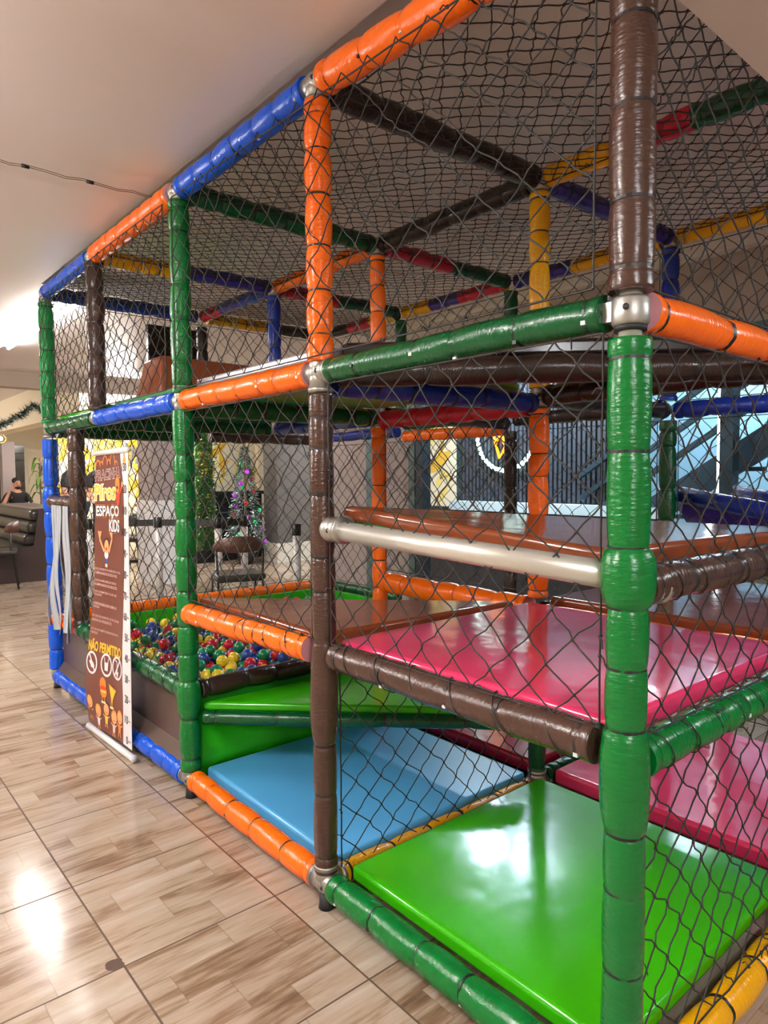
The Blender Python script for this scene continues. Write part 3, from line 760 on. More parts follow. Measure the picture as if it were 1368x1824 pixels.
for k in range(NZ + 1):
    z = .055 + (1.475 - .055) * k / NZ; row = []
    sl_, sb, sr = sleft(z), interp(BND, z), .548 - .022 * z if z < 1.4 else .52
    for c in range(cols + 1): row.append((sl_ + (sb - sl_) * c / cols, z))
    for c in range(1, 5): row.append((sb + (sr - sb) * c / 4, z))
    grid.append(row)
W_ = cols + 5
for side, off, mats in ((0, 0, ('b_brown', 'b_white')), (1, -.002, ('b_white', 'b_white'))):
    vs = [BP(s, z, off) for row in grid for s, z in row]
    for lo, hi, mk in ((0, cols, mats[0]), (cols, cols + 4, mats[1])):
        fs = []
        for k in range(NZ):
            if mk == 'b_brown' and k >= NZ: continue
            for c in range(lo, hi):
                a = k * W_ + c; f = (a, a + 1, a + W_ + 1, a + W_)
                fs.append(f if not side else f[::-1])
        sh.add(vs, fs, P_[mk], True)
def decal(poly, m, off):           # convex-ish outline in banner coordinates
    c = (sum(p[0] for p in poly) / len(poly), sum(p[1] for p in poly) / len(poly))
    vs = [BP(c[0], c[1], off)] + [BP(s, z, off) for s, z in poly]; n = len(poly)
    sh.add(vs, [(0, 1 + i, 1 + (i + 1) % n) for i in range(n)], P_[m])
def ell(s, z, a, c, m, off=.0014, rot=0, n=18):
    decal([(s + a * math.cos(t) * math.cos(rot) - c * math.sin(t) * math.sin(rot), z + a * math.cos(t) * math.sin(rot) + c * math.sin(t) * math.cos(rot))
           for t in [2 * PI * k / n for k in range(n)]], m, off)
def stroke(pts, w, m, off=.0014):
    for (a, c), (d, e) in zip(pts[:-1], pts[1:]):
        l = math.hypot(d - a, e - c) or 1; nx, nz = -(e - c) / l * w / 2, (d - a) / l * w / 2
        sh.add([BP(a - nx, c - nz, off), BP(d - nx, e - nz, off), BP(d + nx, e + nz, off), BP(a + nx, c + nz, off)], [(0, 1, 2, 3)], P_[m])
def ring(s, z, a, c, w, m, off=.0014, n=24):
    stroke([(s + a * math.cos(2 * PI * k / n), z + c * math.sin(2 * PI * k / n)) for k in range(n + 1)], w, m, off)
def text_mesh(body, fat=0.0):
    cu_ = bpy.data.curves.new('t', 'FONT'); cu_.body = body; cu_.size = 1; cu_.offset = fat; cu_.resolution_u = 3
    o = bpy.data.objects.new('t', cu_); COL.objects.link(o)
    dg = bpy.context.evaluated_depsgraph_get(); me = o.evaluated_get(dg).to_mesh()
    vs = [(v.co.x, v.co.y) for v in me.vertices]; fs = [tuple(p.vertices) for p in me.polygons]
    o.evaluated_get(dg).to_mesh_clear(); bpy.data.objects.remove(o); bpy.data.curves.remove(cu_)
    return vs, fs
def text(body, s0, s1, z, h, m, off=.002, fat=0.0, tilt=0.0, ref=None):
    vs, fs = text_mesh(body, fat); rv = ref or vs
    xa, xb = min(v[0] for v in rv), max(v[0] for v in rv); ya, yb = min(v[1] for v in rv), max(v[1] for v in rv)
    def mp(v):
        s = s0 + (v[0] - xa) / (xb - xa) * (s1 - s0)
        return BP(s, z + ((v[1] - ya) / (yb - ya) - .5) * h + tilt * (s - (s0 + s1) / 2), off)
    sh.add([mp(v) for v in vs], fs, P_[m]); return vs
def fat_text(body, s0, s1, z, h, layers, tilt=0):
    ref = text_mesh(body, layers[-1][1])[0]
    for k, (m, f) in enumerate(layers): text(body, s0, s1, z, h, m, .0012 + .0006 * k, f, tilt, ref)
# cloud line
cl_pts = []
for c, zc, r, h in ((.085, 1.412, .028, .03), (.128, 1.418, .018, .018), (.178, 1.418, .032, .046), (.232, 1.42, .022, .024), (.29, 1.42, .036, .052), (.345, 1.412, .022, .022)):
    cl_pts += [(c - r * math.cos(PI * k / 8), zc + h * math.sin(PI * k / 8)) for k in range(9)]
stroke(cl_pts, .008, 'b_orange')
fat_text('PRACINHA', .05, .405, 1.372, .05, [('b_pink', .05), ('b_dbrown', .0)], .05)
fat_text('Píros', .045, .33, 1.285, .078, [('b_cream', .085), ('b_yellow', .022)], .04)
ell(.365, 1.325, .034, .042, 'b_orange', .0016); ell(.362, 1.308, .014, .008, 'b_dbrown', .0022); ell(.372, 1.258, .028, .036, 'b_red', .0014); stroke([(.385, 1.275), (.432, 1.315)], .02, 'b_red'); ell(.438, 1.324, .012, .014, 'b_skin', .0016)
fat_text('ESPAÇO', .068, .385, 1.185, .066, [('b_orange', .125), ('b_black', .095), ('b_white', .034)], .03)
fat_text('KIDS', .24, .392, 1.122, .062, [('b_orange', .125), ('b_black', .095), ('b_white', .034)], .03)
# figure with raised hands
ell(.205, 1.022, .044, .036, 'b_dbrown', .0012); ell(.205, 1.012, .029, .034, 'b_skin', .0016); ell(.205, 1.0, .012, .009, 'b_red', .0022)
ell(.204, .972, .026, .022, 'b_white', .0014); decal([(.188, .962), (.222, .962), (.216, .925), (.192, .925)], 'b_blue', .0012); stroke([(.197, .925), (.197, .908)], .011, 'b_cream'); stroke([(.212, .925), (.212, .908)], .011, 'b_cream')
for hx, hz, sg in ((.115, 1.045, -1), (.278, 1.055, 1)):
    stroke([(.205 + sg * .03, .985), (hx, hz)], .016, 'b_skin')
    for q in range(4): stroke([(hx, hz), (hx + sg * (.012 - .014 * q) - .01, hz + .04)], .009, 'b_skin')
# small print
lines = [('ESPAÇO RECREATIVO INDICADO A CRIA', .395, .892), ('COMPANHADAS DE SEUS PAIS', .345, .872), ('CRIANÇAS MENORES DE CINCO', .335, .832), ('ACOMPANHADAS DE ADULTOS', .345, .812),
         ('NÃO E PERMITIDO O USO DE', .34, .776), ('CALÇADOS', .15, .756), ('A RESPONSABILIDADE SOBRE AS', .34, .712), ('CRIANÇA', .13, .692),
         ('NO CASO DE ACIDENTES, OS PAIS DEVEM', .37, .648), ('ALERTAR OS ATENDENTES', .28, .626), ('NO CASO DE OBJETOS ESQUECIDOS NO', .36, .578), ('O BRINQUE', .13, .558)]
for t, s1, z in lines: text(t, .05, s1, z, .0135, 'b_pink', .0014, .004, .02)
fat_text('NÃO PERMITIDO', .045, .398, .500, .062, [('b_gold', .05), ('b_yellow', .014)], .03)
for s, z in ((.088, .40), (.238, .412), (.356, .418)):
    ring(s, z, .052, .055, .012, 'b_white', .0016)
    if s != .238: stroke([(s - .03, z + .045), (s + .033, z - .042)] if s < .2 else [(s - .03, z - .042), (s + .033, z + .045)], .011, 'b_white', .0016)
ell(.088, .398, .026, .012, 'b_white', .0018, -.3); ell(.098, .386, .02, .012, 'b_white', .0018)
decal([(.218, .425), (.258, .425), (.252, .382), (.222, .382)], 'b_white', .0018); stroke([(.25, .42), (.262, .452)], .006, 'b_white'); stroke([(.222, .42), (.216, .45)], .006, 'b_white')
decal([(.34, .40), (.372, .40), (.36, .372), (.35, .372)], 'b_white', .0018); stroke([(.356, .40), (.35, .45), (.33, .455)], .006, 'b_white')
# snack shapes
ell(.205, .303, .032, .04, 'b_orange', .0016); ell(.212, .268, .034, .03, 'b_orange', .0016); ell(.208, .287, .030, .012, 'b_red', .002); ell(.211, .27, .03, .007, 'b_yellow', .0022)
for q in (.2, .222): stroke([(q, .245), (q, .215)], .006, 'b_gold'); ell(q, .212, .013, .006, 'b_cream')
decal([(.265, .322), (.345, .300), (.298, .225)], 'b_gold', .0016); decal([(.272, .312), (.335, .296), (.298, .238)], 'b_yellow', .002)
for q in (.292, .306): stroke([(q, .245), (q, .205)], .006, 'b_gold'); ell(q, .203, .013, .006, 'b_cream')
# plain little figures along the lower edge
for s, z, hc, bc in ((.052, .178, 'b_gold', 'b_brown'), (.148, .150, 'b_gold', 'b_white'), (.240, .180, 'b_dbrown', 'b_yellow'), (.325, .156, 'b_orange', 'b_pink'), (.392, .172, 'b_orange', 'b_orange')):
    ell(s, z + .006, .033, .035, hc, .0012); ell(s, z, .028, .031, 'b_skin', .0016); stroke([(s - .01, z - .012), (s, z - .016), (s + .01, z - .012)], .004, 'b_red', .002)
    decal([(s - .018, z - .034), (s + .018, z - .034), (s + .012, z - .075), (s - .012, z - .075)], bc, .0013)
    stroke([(s - .014, z - .042), (s - .034, z - .03)], .007, 'b_skin'); stroke([(s + .014, z - .042), (s + .034, z - .03)], .007, 'b_skin')
    for q in (-.008, .008): stroke([(s + q, z - .074), (s + q * 1.6, z - .096)], .007, 'b_skin')
# ruler
decal([(.462, 1.468), (.474, 1.468), (.478, 1.44), (.492, 1.442), (.468, 1.412), (.446, 1.436), (.458, 1.438)], 'b_gold', .0014)
for k in range(14):
    z = .088 + .1012 * k; t = str(10 * k); wd = .020 * len(t) + .002
    r0 = .497 - (.012 if .6 < z < 1.2 else 0)
    text(t, r0 - wd, r0, z, .040, 'b_black', .0014, .012); stroke([(r0 + .006, z), (.535 - .022 * z, z)], .004, 'b_black', .0014)
sh.build('banner_sheet', BAN)
b = MB(); b.tube([BP(.02, 1.478), BP(.526, 1.482)], .013, M['white'], 16); b.build('top_bar', BAN)
b = MB(); b.tube([BP(-.03, .022) + Vector((.0, 0, 0)), BP(.572, .022)], .0155, M['white'], 18)
b.tube([BP(.566, .022), BP(.578, .022)], .017, M['white'], 18); b.build('bottom_bar', BAN)
b = MB(); b.tube([BP(.27, .03, -.03), BP(.27, 1.47, -.026)], .006, M['pipe'], 10); b.build('support_pole', BAN)

# ------------------------------------------------------------------ grey strips hanging in the corner gap
ST = thing('strip_curtain', 'loose grey fabric strips hanging from the small brown rail beside the blue post', 'curtain', (0, 3.7, 1.2))
for k, (y0, y1, zb, w) in enumerate(((3.79, 3.86, .44, .045), (3.74, 3.80, .42, .05), (3.68, 3.74, .40, .05), (3.63, 3.50, .43, .05), (3.55, 3.47, .46, .05), (3.50, 3.44, .41, .045))):
    mb = MB(); vs = []; K = 18
    for i in range(K + 1):
        t = i / K; z = 1.19 + (zb - 1.19) * t
        y = y0 + (y1 - y0) * t ** 2 + .018 * math.sin(3 * t * PI + k * 1.7) * t; x = -.052 + .02 * math.sin(2 * t * PI + k) * t - .012 * t
        tw = .7 * math.sin(2.2 * t + k * 2.3) * t
        for s in (-.5, .5):
            vs.append((x + s * w * math.sin(tw), y + s * w * math.cos(tw), z)); 
    n_ = len(vs)
    vs += [(x + .003, y, z) for x, y, z in vs]
    fs = []
    for i in range(K):
        a = 2 * i; fs += [(a, a + 2, a + 3, a + 1), (n_ + a, n_ + a + 1, n_ + a + 3, n_ + a + 2), (a, n_ + a, n_ + a + 2, a + 2), (a + 1, a + 3, n_ + a + 3, n_ + a + 1)]
    mb.add([(x, y - 3.7, z - 1.2) for x, y, z in vs], fs, M['strip'], True); mb.build('strip', ST)
# ------------------------------------------------------------------ dining room furniture
def chair(label, loc, rz, group=None, wood=True):
    t = thing('dining_chair', label, 'chair', loc, rz, group)       # faces local +y
    b = MB(); b.prism([(-.22, -.2), (.22, -.2), (.21, .22), (-.21, .22)], .43, .48, M['leather']); b.build('seat', t, bevel=.018)
    mb = MB(); vs = []; K = 12
    for k in range(K + 1):
        a = PI * (.12 + .76 * k / K); x, y = -.25 * math.cos(a), -.24 * math.sin(a) + .02
        h = .085 * math.sin(PI * k / K) ** .6
        for q, z in ((0, .70 - h * .25), (0, .74 + h), (.016, .74 + h), (.016, .70 - h * .25)):
            f = 1 - q / .25; vs.append((x * f, y * f, z))
    fs = []
    for k in range(K):
        for q in range(4): fs.append((k * 4 + q, k * 4 + 4 + q, k * 4 + 4 + (q + 1) % 4, k * 4 + (q + 1) % 4))
    fs += [(0, 1, 2, 3), (K * 4 + 3, K * 4 + 2, K * 4 + 1, K * 4)]
    mb.add(vs, fs, M['wood_dark' if wood else 'leather'], True); mb.build('backrest', t)
    for sx in (-1, 1):
        for y0, y1, zt in ((-.16, -.20, .70), (.17, .21, .44)):
            bb = MB(); bb.tube([(sx * .21, y1, 0), (sx * .20, y0 if zt < .5 else -.13, .45)] + ([(sx * .21, -.12, .70)] if zt > .5 else []), .011, M['black'], 8); bb.build('leg', t)
    bb = MB(); bb.tube([(-.2, -.15, .42), (.2, -.15, .42), (.2, .17, .42), (-.2, .17, .42), (-.2, -.15, .42)], .010, M['black'], 6); bb.build('seat_frame', t)
    return t
def table(label, loc, rz=0, w=.7, d=.7, group=None):
    t = thing('dining_table', label, 'table', loc, rz, group)
    one('box', (-w / 2, -d / 2, .72), (w / 2, d / 2, .755), M['wood_dark']).build('tabletop', t, bevel=.006)
    one('tube', [(0, 0, .02), (0, 0, .72)], .035, M['black'], 12).build('pedestal', t)
    one('tube', [(0, 0, 0), (0, 0, .02)], .24, M['black'], 24).build('base', t)
    return t
chair('dining chair with curved dark wood back beside the black tufted booth', (.60, 8.74, 0), 1.35)
table('dark wood dining table in front of the black tufted booth', (.30, 9.35, 0))
chair('black dining chair at the left table, seen from its tall back', (.05, 9.75, 0), -2.4, wood=False)
chair('dining chair with dark wood back standing just behind the ball pit', (1.80, 4.92, 0), -.3)
chair('black dining chair left of the white wainscot pillar', (2.35, 9.35, 0), .3, wood=False)
chair('black dining chair close beside the pillar, at the far side of the table', (2.75, 9.7, 0), 2.2, wood=False)
chair('dark dining chair half hidden behind the roll-up banner', (1.62, 8.3, 0), .6, wood=False)
table('dining table with a red flower pot near the mauve pillar', (2.95, 10.3, 0), 0, .8, .8)
table('far dining table in front of the seated man', (1.75, 14.05, 0), .1, 1.1, .7)
table('far dining table beside the tall green plant', (2.95, 14.9, 0), .1, .8, .7)
# booth
BT = thing('booth_seat', 'black tufted leather booth with dark brown end panel', 'sofa', (1.0, 9.05, 0))
b = MB(); b.add([(.10 - .45, y, 0) for y in (0, .05)] + [(.62, y, 0) for y in (0, .05)] + [(.62, y, .952) for y in (0, .05)] + [(.135, y, .952) for y in (0, .05)] + [(.06, y, .47) for y in (0, .05)] + [(-.35, y, .40) for y in (0, .05)],
      [(0, 2, 4, 6, 8, 10), (11, 9, 7, 5, 3, 1), (0, 1, 3, 2), (2, 3, 5, 4), (4, 5, 7, 6), (6, 7, 9, 8), (8, 9, 11, 10), (10, 11, 1, 0)], M['laminate'])
b.build('end_panel', BT)
one('box', (-.33, .05, .0), (.6, 2.6, .36), M['laminate']).build('plinth', BT)
one('box', (-.36, .03, .36), (.12, 2.6, .475), M['leather']).build('seat_cushion', BT, bevel=.04)
for k in range(3):
    z0 = .46 + .163 * k
    o = one('box', (-.045 + .04 * k, .02, z0), (.22 + .02 * k, 2.6, z0 + .163), M['leather']).build('back_cushion', BT, bevel=.06, seg=4)
one('box', (.16, .05, .36), (.62, 2.6, .945), M['laminate']).build('back_panel', BT)
# table things
def napkin(loc, label):
    t = thing('napkin_holder', label, 'napkin holder', loc)
    one('box', (-.07, -.04, 0), (.07, .04, .012), M['pipe']).build('base', t)
    for y in (-.036, .03): one('box', (-.065, y, .012), (.065, y + .006, .10), M['pipe']).build('side_plate', t)
    one('box', (-.058, -.028, .012), (.058, .028, .09), M['white']).build('napkins', t)
def bottle(loc, m, label, h=.13):
    t = thing('sauce_bottle', label, 'sauce bottle', loc)
    one('tube', [(0, 0, 0), (0, 0, h * .7), (0, 0, h * .85)], [.03, .03, .016], M[m], 12).build('body', t)
    one('tube', [(0, 0, h * .85), (0, 0, h)], [.013, .006], M['white'], 10).build('nozzle', t)
napkin((1.85, 14.0, .756), 'steel napkin holder on the table before the seated man')
bottle((2.15, 14.0, .756), 'orange_paint', 'orange sauce bottle right of the napkin holder')
bottle((1.50, 14.05, .756), 'petal_y', 'yellow sauce bottle before the seated man')
bottle((1.62, 13.95, .756), 'b_white' if 'b_white' in M else 'white', 'white sauce bottle before the seated man')
napkin((3.05, 14.8, .756), 'steel napkin holder on the table beside the tall plant')
bottle((2.82, 14.75, .756), 'orange_paint', 'orange sauce bottle on the table beside the tall plant')
def star_flower(loc):
    t = thing('potted_flower', 'small pot with a star-shaped red flower on the pillar table', 'plant', loc)
    one('tube', [(0, 0, 0), (0, 0, .09)], [.04, .055], M['white'], 12).build('pot', t)
    mb = MB()
    for k in range(10):
        a = 2 * PI * k / 10; r = .10; u = Vector((math.cos(a), math.sin(a), .35 + .3 * (k % 2))); w = Vector((-math.sin(a), math.cos(a), 0)) * .025
        c = Vector((0, 0, .11)); mb.add([c, c + u * r * .5 + w, c + u * r, c + u * r * .5 - w], [(0, 1, 2, 3)], M['bauble_red'])
    mb.build('bloom', t)
star_flower((2.9, 10.25, .756))
# tall plant
PL = thing('tall_plant', 'tall thin plant with drooping green leaves by the far cream wall', 'plant', (2.46, 14.4, 0))
one('tube', [(0, 0, 0), (0, 0, .38)], [.13, .17], M['pillar'], 20).build('pot', PL)
one('tube', [(0, 0, .3), (.02, 0, .9), (0, 0, 1.4), (.03, 0, 1.75)], [.028, .025, .02, .012], M['stem'], 10).build('stem', PL)
mb = MB(); rl_ = random.Random(5)
for k in range(15):
    z = .95 + .8 * k / 15; a = k * 2.4; L_ = rl_.uniform(.16, .26)
    d = Vector((math.cos(a), math.sin(a), 0)); s = Vector((-math.sin(a), math.cos(a), 0)); p = Vector((.01, 0, z))
    pts = [p + d * (L_ * t) + Vector((0, 0, .12 * math.sin(PI * t * .9) - .24 * t * t)) for t in (0, .25, .5, .75, 1)]
    vs = []
    for q, w in zip(pts, (.006, .032, .042, .03, .002)): vs += [q - s * w, q + Vector((0, 0, -.012)), q + s * w]
    fs = []
    for i in range(4):
        for q in (0, 1): fs.append((i * 3 + q, i * 3 + q + 1, i * 3 + 4 + q, i * 3 + 3 + q))
    mb.add(vs, fs, M['leaf'], True)
mb.build('leaves', PL)
# people
def skin_mesh(name, joints, bones, mat, parent, sub=2, label=None):
    """one continuous skinned surface: joints {name: (co, r)}, bones [(a, b)]"""
    names = list(joints); me = bpy.data.meshes.new(name)
    me.from_pydata([joints[n][0] for n in names], [(names.index(a), names.index(c)) for a, c in bones], [])
    bm = bmesh.new(); bm.from_mesh(me); ly = bm.verts.layers.skin.verify(); bm.verts.ensure_lookup_table()
    for i, n in enumerate(names):
        r = joints[n][1]; bm.verts[i][ly].radius = r if isinstance(r, tuple) else (r, r)
        bm.verts[i][ly].use_root = (i == 0)
    bm.to_mesh(me); bm.free(); me.materials.append(mat)
    o = link(name, me, parent, None, label)
    o.modifiers.new('skin', 'SKIN').use_smooth_shade = True
    sb = o.modifiers.new('sub', 'SUBSURF'); sb.levels = sb.render_levels = sub
    return o
def person(label, loc, rz, pose, sk='skin', beard=False, hand_face=False, seat=.45):
    t = thing('person', label, 'person', loc, rz)                   # faces local -y
    sit = pose == 'sit'; h0 = seat + .10 if sit else .94
    J = {}; B = []
    def add(n, co, r, par=None):
        J[n] = (co, r)
        if par: B.append((par, n))
    add('pelvis', (0, 0, h0), (.14, .11)); add('waist', (0, .0, h0 + .16), (.135, .10), 'pelvis'); add('chest', (0, .0, h0 + .36), (.165, .115), 'waist')
    add('collar', (0, .01, h0 + .47), (.12, .085), 'chest'); add('neck', (0, 0, h0 + .55), .055, 'collar'); add('jaw', (0, -.012, h0 + .625), (.066, .078), 'neck')
    add('brow', (0, -.008, h0 + .71), (.074, .092), 'jaw'); add('crown', (0, .0, h0 + .775), (.058, .07), 'brow')
    add('nose', (0, -.112, h0 + .665), .014, 'brow')
    arms = {}
    for s, sg in (('r', -1), ('l', 1)):
        add('sh' + s, (sg * .19, .01, h0 + .44), .062, 'collar')
        if sit and s == 'r' and hand_face: el, wr = (sg * .36, -.12, h0 + .20), (sg * .27, -.19, h0 + .46)
        elif sit: el, wr = (sg * .30, -.06, h0 + .19), (sg * .14, -.27, h0 + .205)
        else: el, wr = (sg * .245, .02, h0 + .16), (sg * .20, -.17, h0 + .10)
        add('el' + s, el, .046, 'sh' + s); add('wr' + s, wr, .030, 'el' + s)
        e, w = Vector(el), Vector(wr); d = (w - e).normalized(); side = d.cross(Vector((0, 0, 1)))
        side = side.normalized() if side.length > .2 else Vector((1, 0, 0)); nrm = side.cross(d)
        add('pm' + s, tuple(w + d * .06), (.036, .018), 'wr' + s)
        for k, (o_, ln) in enumerate(((-.030, .070), (-.010, .080), (.010, .076), (.028, .06))):
            b0 = w + d * .095 + side * o_; add('f%d%s' % (k, s), tuple(b0), .0095, 'pm' + s)
            add('g%d%s' % (k, s), tuple(b0 + d * ln * .5 - nrm * .010), .0085, 'f%d%s' % (k, s)); add('t%d%s' % (k, s), tuple(b0 + d * ln * .85 - nrm * .032), .007, 'g%d%s' % (k, s))
        add('th' + s, tuple(w + d * .045 - side * .045 * sg), .011, 'pm' + s); add('tt' + s, tuple(w + d * .085 - side * .055 * sg), .009, 'th' + s)
        hp = (sg * .095, 0, h0 - .05)
        add('hp' + s, hp, .085, 'pelvis')
        kn = (sg * .12, -.44, h0 - .06) if sit else (sg * .105, -.02, .50)
        an = (sg * .12, -.42, .09) if sit else (sg * .11, .02, .09)
        add('kn' + s, kn, .062, 'hp' + s); add('cf' + s, tuple(Vector(kn) * .6 + Vector(an) * .4), .058, 'kn' + s); add('an' + s, an, .04, 'cf' + s)
        add('toe' + s, (an[0], an[1] - .17, .04), .035, 'an' + s)
        arms[s] = (el, wr)
    body = skin_mesh('body', J, B, M[sk], t)
    # short-sleeved shirt and trousers over the same joints
    C = {}; D = []
    C['b'] = ((0, 0, h0 - .02), (.155, .125)); C['w'] = ((0, 0, h0 + .16), (.152, .117)); C['c'] = ((0, 0, h0 + .36), (.18, .13)); C['k'] = ((0, .01, h0 + .475), (.115, .095))
    D += [('b', 'w'), ('w', 'c'), ('c', 'k')]
    for s, sg in (('r', -1), ('l', 1)):
        a = Vector(J['sh' + s][0]); e = Vector(arms[s][0]); C['s' + s] = (tuple(a), .078); C['m' + s] = (tuple(a.lerp(e, .45)), .068); C['e' + s] = (tuple(a.lerp(e, .72)), .064)
        D += [('k', 's' + s), ('s' + s, 'm' + s), ('m' + s, 'e' + s)]
    skin_mesh('shirt', C, D, M['cloth_black'], t)
    C = {'p': ((0, 0, h0), (.152, .122))}; D = []
    for s in 'rl':
        for n, r in (('hp', .098), ('kn', .076), ('cf', .07), ('an', .056)):
            co_ = J[n + s][0]; C[n + s] = (co_ if n != 'an' else (co_[0], co_[1], .12), r)
        D += [('p', 'hp' + s), ('hp' + s, 'kn' + s), ('kn' + s, 'cf' + s), ('cf' + s, 'an' + s)]
    skin_mesh('trousers', C, D, M['cloth_blue'], t)
    mb = MB(); mb.ball((0, .014, h0 + .745), .088, M['hair'], 18, 12, .90, 1.08, .80); mb.build('hair', t)
    if beard:
        mb = MB(); mb.ball((0, -.040, h0 + .606), .056, M['hair'], 16, 10, 1.02, .95, .78); mb.build('beard', t)
    mb = MB(); mb.ball((0, -.094, h0 + .632), .02, M['lips'], 10, 6, 1.1, .4, .36); mb.build('mouth', t)
    for sg in (-1, 1):
        mb = MB(); mb.ball((sg * .03, -.092, h0 + .69), .0115, M['eye'], 10, 6, 1.2, .6, .7); mb.build('eye', t)
        mb = MB(); mb.ball((sg * .031, -.094, h0 + .712), .02, M['hair'], 8, 5, 1.1, .35, .22); mb.build('eyebrow', t)
        mb = MB(); mb.ball((sg * .077, .0, h0 + .675), .028, M[sk], 10, 8, .4, .7, 1.1); mb.build('ear', t)
    return t
person('bearded man in a black t-shirt seated at a far table, hand raised to his face', (2.12, 14.82, 0), .25, 'sit', beard=True, hand_face=True)
chair('dining chair under the seated bearded man', (2.12, 14.86, 0), PI + .25, wood=False)
person('person in a dark shirt standing behind the narrow brown post', (2.02, 10.5, 0), .6, 'stand', 'skin_dark')
person('person in a dark shirt standing behind the roll-up banner', (2.36, 10.2, 0), -.3, 'stand', 'skin_dark')
# pillars and walls of the dining room
struct('pillar_1', one('box', (1.96, 15.25, 0), (2.20, 15.5, 2.11), M['pillar']), 'mauve grey pillar behind the seated man')
struct('wall_dining', one('box', (1.5, 16.9, 0), (9.4, 17.1, 2.62), M['cream']), 'cream wall of the dining room behind the plant')
for k, (xa, xb) in enumerate(((1.98, 2.33), (2.44, 2.73))):
    b = MB(); b.box((xa - .05, 16.84, 0), (xb + .05, 16.898, 2.14), M['offwhite']); b.box((xa, 16.82, .03), (xb, 16.838, 2.09), M['door_glass'])
    for q in range(12): b.box((xa + .02, 16.814, .15 + .16 * q), (xb - .02, 16.8195, .17 + .16 * q), M['dark'])
    struct('door_%d' % (k + 1), b, 'dark louvred door in a white frame')
# yellow floral wall
struct('wall_floral', one('box', (2.05, 12.0, 0), (4.2, 12.15, 2.6), M['floral']), 'warm white wall with yellow leaf print')
def mural(name, label, x0, x1, y, z0, z1, n, seed, flip=1):
    r = random.Random(seed); mb = MB(); mb.box((x0, y, z0), (x1, y + .006, z1), M['floral'])
    for k in range(n):
        cx_, cz = r.uniform(x0 + .08, x1 - .08), r.uniform(z0 + .12, z1 - .12); L_ = r.uniform(.10, .22); w = L_ * r.uniform(.28, .42); a = r.uniform(.5, 2.6)
        pts = []
        for q in range(14):
            tq = 2 * PI * q / 14; u, v = L_ * math.cos(tq), w * math.sin(tq) * (1 - .35 * math.cos(tq))
            px_, pz = cx_ + u * math.cos(a) - v * math.sin(a), cz + u * math.sin(a) + v * math.cos(a)
            pts.append((min(x1, max(x0, px_)), y - .002 - .00002 * k, min(z1, max(z0, pz))))
        mb.add(pts, [tuple(range(14))], M['petal_y' if r.random() < .6 else 'petal_p'])
        if r.random() < .25:
            for q in range(4):
                aa = a + (q - 1.5) * .4; mb.tube([(cx_, y - .004, cz), (cx_ + .12 * math.cos(aa), y - .004, cz + .12 * math.sin(aa))], .003, M['twig'], 4, False)
    return mb, tag
mb, _ = mural('wall_mural', '', 2.1, 4.1, 11.99, .95, 2.55, 95, 3)
for k, (x_, z_) in enumerate(((3.33, 1.78), (3.45, 1.75), (3.56, 1.78), (3.68, 1.70))):     # grey brush letters on the mural
    mb.tube([(x_ + .03, 11.982, z_ + .2), (x_ - .03, 11.982, z_ - .18)], .022, M['script_grey'], 8, True, False)
    if k % 2: mb.tube([(x_ - .03, 11.982, z_ - .18), (x_ + .09, 11.982, z_ + .16)], .018, M['script_grey'], 8, True, False)
tag(mb.build('wall_mural'), 'bright wall panel of yellow leaves with grey brush strokes behind the diners', 'mural')
b = MB(); b.box((2.10, 7.66, 0), (2.52, 8.1, 2.43), M['pillar'])
struct('pillar_2', b, 'mauve grey pillar behind the left green post')
b = MB(); b.box((2.08, 7.62, 0), (2.54, 8.12, 1.06), M['white']); struct('trim_3', b, 'white wainscot around the mauve pillar')
struct('wall_light', one('box', (3.3, 9.95, 0), (6.4, 10.1, 2.6), M['floral']), 'warm white wall behind the small decorated tree')
mb, _ = mural('wall_mural', '', 3.75, 4.85, 9.94, 1.15, 2.2, 12, 9)
tag(mb.build('wall_mural'), 'white wall panel with a few yellow leaves above the black counter', 'mural')
struct('wall_cream', one('box', (4.86, 9.82, 0), (5.5, 9.94, 2.6), M['cream']))
struct('pillar_3', one('box', (4.42, 8.5, .30), (5.3, 8.9, 2.6), M['pillar_dark']), 'dark grey pillar left of the near brown post')
struct('trim_4', one('box', (4.40, 8.48, 0), (5.32, 8.92, .30), M['offwhite']))
# hedge panel
HG = thing('hedge_panel', 'upright green hedge panel in a black planter', 'hedge', (3.58, 9.3, 0))
b = MB(); b.box((-.17, -.08, 0), (.2, .2, .2), M['black']); b.build('planter', HG)
mb = MB(); r = random.Random(2); mb.box((-.13, 0, .2), (.16, .12, 2.2), M['hedge_leaf'])
for k in range(1500):
    p = Vector((r.uniform(-.15, .18), r.uniform(-.07, .0), r.uniform(.2, 2.2))); d = Vector((r.uniform(-1, 1), r.uniform(-1, .1), r.uniform(-1, 1))).normalized(); w = d.orthogonal().normalized() * .016
    mb.add([p, p + d * .02 + w, p + d * .045, p + d * .02 - w], [(0, 1, 2, 3)], M['hedge_leaf_y' if r.random() < (.45 if 1.35 < p.z < 1.75 else .08) else 'hedge_leaf'])
tag(mb.build('foliage', HG), None, None, None, None)
# black counter
b = thing('service_counter', 'black counter with shelves behind the belt barrier', 'counter', (4.25, 9.4, 0))
one('box', (-.42, 0, 0), (.42, .45, 1.06), M['black']).build('cabinet', b); one('box', (-.45, -.03, 1.06), (.45, .47, 1.11), M['dark']).build('worktop', b)
for k in range(3): one('box', (-.40, -.012, .2 + .28 * k), (.40, 0, .22 + .28 * k), M['frame_teal']).build('shelf_edge', b)
